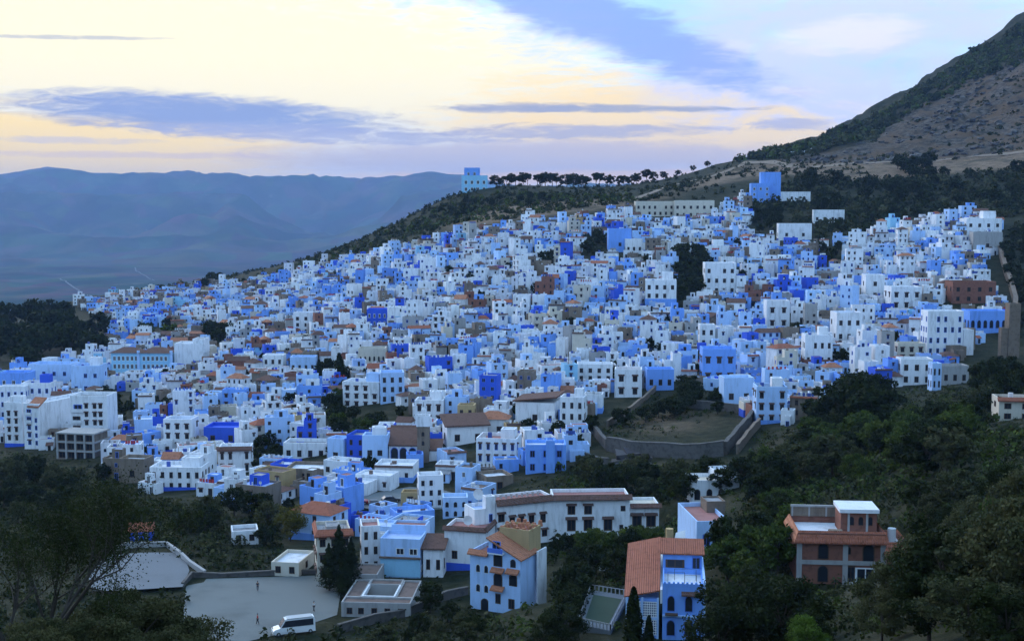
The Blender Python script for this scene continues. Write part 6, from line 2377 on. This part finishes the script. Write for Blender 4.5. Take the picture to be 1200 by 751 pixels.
# ------------------------------------------------------------------ vehicles and people
def car(loc, rz, paint, label, cat='car', L=4.2, Wd=1.75, H=1.45, van=False):
    root = bpy.data.objects.new('minibus' if van else 'parked_car', None)
    root.location = loc
    root.rotation_euler = (0, 0, rz)
    col.objects.link(root)
    tag(root, label, cat, None if van else 'cars parked in the square')
    w, zb = Wd / 2, 0.28
    if van:
        prof = [(-L / 2, zb), (L / 2, zb), (L / 2, 0.85), (L / 2 - 0.25, 1.05), (L / 2 - 1.1, 1.25), (L / 2 - 1.9, H), (-L / 2 + 0.15, H), (-L / 2, H - 0.3)]
        glass = [(L / 2 - 1.25, 1.3), (L / 2 - 1.95, H - 0.22), (-L / 2 + 0.3, H - 0.22), (-L / 2 + 0.3, 1.3)]
        ws = [(L / 2 - 1.12, 1.26), (L / 2 - 1.88, H - 0.06)]
    else:
        prof = [(-L / 2, zb), (L / 2, zb), (L / 2, 0.62), (L / 2 - 0.2, 0.78), (L / 2 - 1.15, 0.9), (L / 2 - 1.85, H), (-L / 2 + 0.75, H), (-L / 2 + 0.1, 0.95), (-L / 2, 0.7)]
        glass = [(L / 2 - 1.35, 0.93), (L / 2 - 1.92, H - 0.1), (-L / 2 + 0.85, H - 0.1), (-L / 2 + 0.4, 0.95)]
        ws = [(L / 2 - 1.2, 0.93), (L / 2 - 1.82, H - 0.05)]
    n = len(prof)

    def inw(z):
        return w - max(0, z - 0.9) * 0.16
    v = [(x, -inw(z), z) for x, z in prof] + [(x, inw(z), z) for x, z in prof]
    f = [tuple(range(n - 1, -1, -1))[::-1], tuple(range(2 * n - 1, n - 1, -1))] + [(k, n + k, n + (k + 1) % n, (k + 1) % n) for k in range(n)]
    link('body', new_mesh('body', v, f, paint), root)
    for s_ in (-1, 1):
        g = [(x, s_ * (inw(z) + 0.015), z) for x, z in glass]
        link('side_window', new_mesh('side_window', g, [(0, 1, 2, 3) if s_ > 0 else (3, 2, 1, 0)], 'pane'), root)
        mb = MB()
        mb.box(L / 2 - 0.08, L / 2 + 0.02, s_ * (w - 0.4) - 0.15, s_ * (w - 0.4) + 0.15, 0.62, 0.76)
        mb.build('headlight', 'lamp_glass', root)
        for x in (L / 2 - 0.8, -L / 2 + 0.8):
            mb = MB()
            mb.tube((x, s_ * (w - 0.16), 0.32), (x, s_ * (w + 0.02), 0.32), 0.32, 0.32, 12)
            wh = mb.build('wheel', 'tyre', root)
            mb = MB()
            mb.tube((x, s_ * (w + 0.0), 0.32), (x, s_ * (w + 0.035), 0.32), 0.18, 0.16, 10)
            mb.build('rim', 'car_silver', wh)
    g = [(ws[0][0] + 0.03, -w * 0.85, ws[0][1] + 0.03), (ws[0][0] + 0.03, w * 0.85, ws[0][1] + 0.03), (ws[1][0] + 0.03, w * 0.78, ws[1][1] + 0.01), (ws[1][0] + 0.03, -w * 0.78, ws[1][1] + 0.01)]
    link('windscreen', new_mesh('windscreen', g, [(0, 1, 2, 3)], 'pane'), root)
    if van:
        mb = MB()
        mb.box(-L / 2 + 0.4, L / 2 - 2.2, -w + 0.2, w - 0.2, H + 0.001, H + 0.1)
        mb.build('roof_rack', 'car_silver', root)
    return root


p = hit(344, 741)
z = PITCH_Z + 0.09
q = -(-z) / ray(344, 741)[1]
car((at(344, 741, 1)[0] * q, q, z), R(200), 'car_white', 'white minibus parked along the edge of the sports ground', 'minibus', 6.6, 2.0, 2.5, True)
zs = _sq[2] + 0.125


def on_sq(px, py):
    d = zs / ray(px, py)[1]
    return (at(px, py, 1)[0] * d, d, zs)


car(on_sq(421, 590), R(5), 'car_red', 'small red car parked at the square')
car(on_sq(438, 592), R(100), 'car_dark', 'dark car parked beside the red car on the square')
car(on_sq(449, 594), R(95), 'car_silver', 'silver car parked beside the dark car on the square')
car(on_sq(458, 588), R(20), 'car_dark', 'dark car parked across the square next to the orange brown shed')
p = hit(716, 668)
car((p[0], p[1], p[2]), R(185), 'car_silver', 'silver car parked under the trees behind the blue villa')


def person(loc, rz, top, leg, label, stride=0.18):
    root = bpy.data.objects.new('person', None)
    root.location = loc
    root.rotation_euler = (0, 0, rz)
    col.objects.link(root)
    tag(root, label, 'person')

    def skin(name, V, E, Rd, m, rt=0):
        me = bpy.data.meshes.new(name)
        me.from_pydata(V, E, [])
        o = link(name, me, root)
        o.data.materials.append(MATS[m])
        md = o.modifiers.new('skin', 'SKIN')
        for i, r in enumerate(Rd):
            o.data.skin_vertices[0].data[i].radius = (r, r * 0.85)
        o.data.skin_vertices[0].data[rt].use_root = True
        s2 = o.modifiers.new('smooth', 'SUBSURF')
        s2.levels = s2.render_levels = 1
        return o
    a = stride
    V = [(0, 0, 0.95), (0, 0, 1.2), (0, 0, 1.42), (0, 0, 1.53), (0, 0.01, 1.66), (0, 0, 1.74),
         (0.1, 0, 0.9), (0.11, a * 0.4, 0.5), (0.11, a, 0.07), (0.11, a + 0.14, 0.03), (-0.1, 0, 0.9), (-0.11, -a * 0.2, 0.5), (-0.11, -a, 0.08), (-0.11, -a + 0.14, 0.03),
         (0.2, 0, 1.4), (0.25, -0.06, 1.12), (0.24, 0.08, 0.88), (-0.2, 0, 1.4), (-0.25, 0.05, 1.12), (-0.24, 0.16, 0.9)]
    E = [(0, 1), (1, 2), (2, 3), (3, 4), (4, 5), (0, 6), (6, 7), (7, 8), (8, 9), (0, 10), (10, 11), (11, 12), (12, 13), (2, 14), (14, 15), (15, 16), (2, 17), (17, 18), (18, 19)]
    Rd = [0.13, 0.13, 0.14, 0.055, 0.095, 0.07, 0.09, 0.06, 0.04, 0.035, 0.09, 0.06, 0.04, 0.035, 0.06, 0.045, 0.035, 0.06, 0.045, 0.035]
    skin('body', V, E, Rd, 'skin')
    skin('jacket', [V[i] for i in (0, 1, 2, 14, 15, 17, 18)], [(0, 1), (1, 2), (2, 3), (3, 4), (2, 5), (5, 6)], [0.15, 0.15, 0.16, 0.08, 0.062, 0.08, 0.062], top)
    skin('trousers', [V[i] for i in (0, 6, 7, 8, 10, 11, 12)], [(0, 1), (1, 2), (2, 3), (0, 4), (4, 5), (5, 6)], [0.145, 0.11, 0.08, 0.065, 0.11, 0.08, 0.065], leg)
    mb = MB()
    n = 8
    mb.add([(0.1 * math.cos(6.283 * k / n) * q, -0.01 + 0.1 * math.sin(6.283 * k / n) * q, zz) for zz, q in ((1.68, 1.05), (1.75, 1.0), (1.8, 0.5)) for k in range(n)],
           [(r * n + k, r * n + (k + 1) % n, (r + 1) * n + (k + 1) % n, (r + 1) * n + k) for r in range(2) for k in range(n)] + [tuple(range(2 * n, 3 * n))])
    mb.build('hair', 'cloth_dark', root)


def on_pitch(px, py):
    d = (PITCH_Z + 0.08) / ray(px, py)[1]
    return (at(px, py, 1)[0] * d, d, PITCH_Z + 0.08)


person(on_pitch(302, 692), 0.4, 'cloth_dark', 'cloth_dark', 'person in dark clothes walking across the far half of the sports ground')
person(on_pitch(302, 731), 2.2, 'cloth_red', 'cloth_dark', 'person in red top walking on the near half of the sports ground')
person(on_pitch(368, 716), 1.2, 'cloth_white', 'cloth_dark', 'person in white top near the minibus on the sports ground')

# ------------------------------------------------------------------ the evening air
hz = bpy.data.materials.new('haze')
hz.use_nodes = True
g = NT(hz.node_tree)
out = g.n('ShaderNodeOutputMaterial')
pv = g.n('ShaderNodeVolumePrincipled')
pv.inputs['Color'].default_value = (0.40, 0.60, 1.0, 1)
pv.inputs['Density'].default_value = 5.4e-5
pv.inputs['Density Attribute'].default_value = ''
pv.inputs['Temperature Attribute'].default_value = ''
pv.inputs['Anisotropy'].default_value = 0.0
g.t.links.new(pv.outputs[0], out.inputs['Volume'])
MATS['haze'] = hz
o = link('haze', new_mesh('haze', *box_geo(T2(), -11200, 11200, -150, 19600, -1000, 620), 'haze'))
tag(o, 'thin blue evening haze over the valley', 'haze', kind='stuff')
print('TREES', NTREE, 'OBJECTS', len(bpy.data.objects))
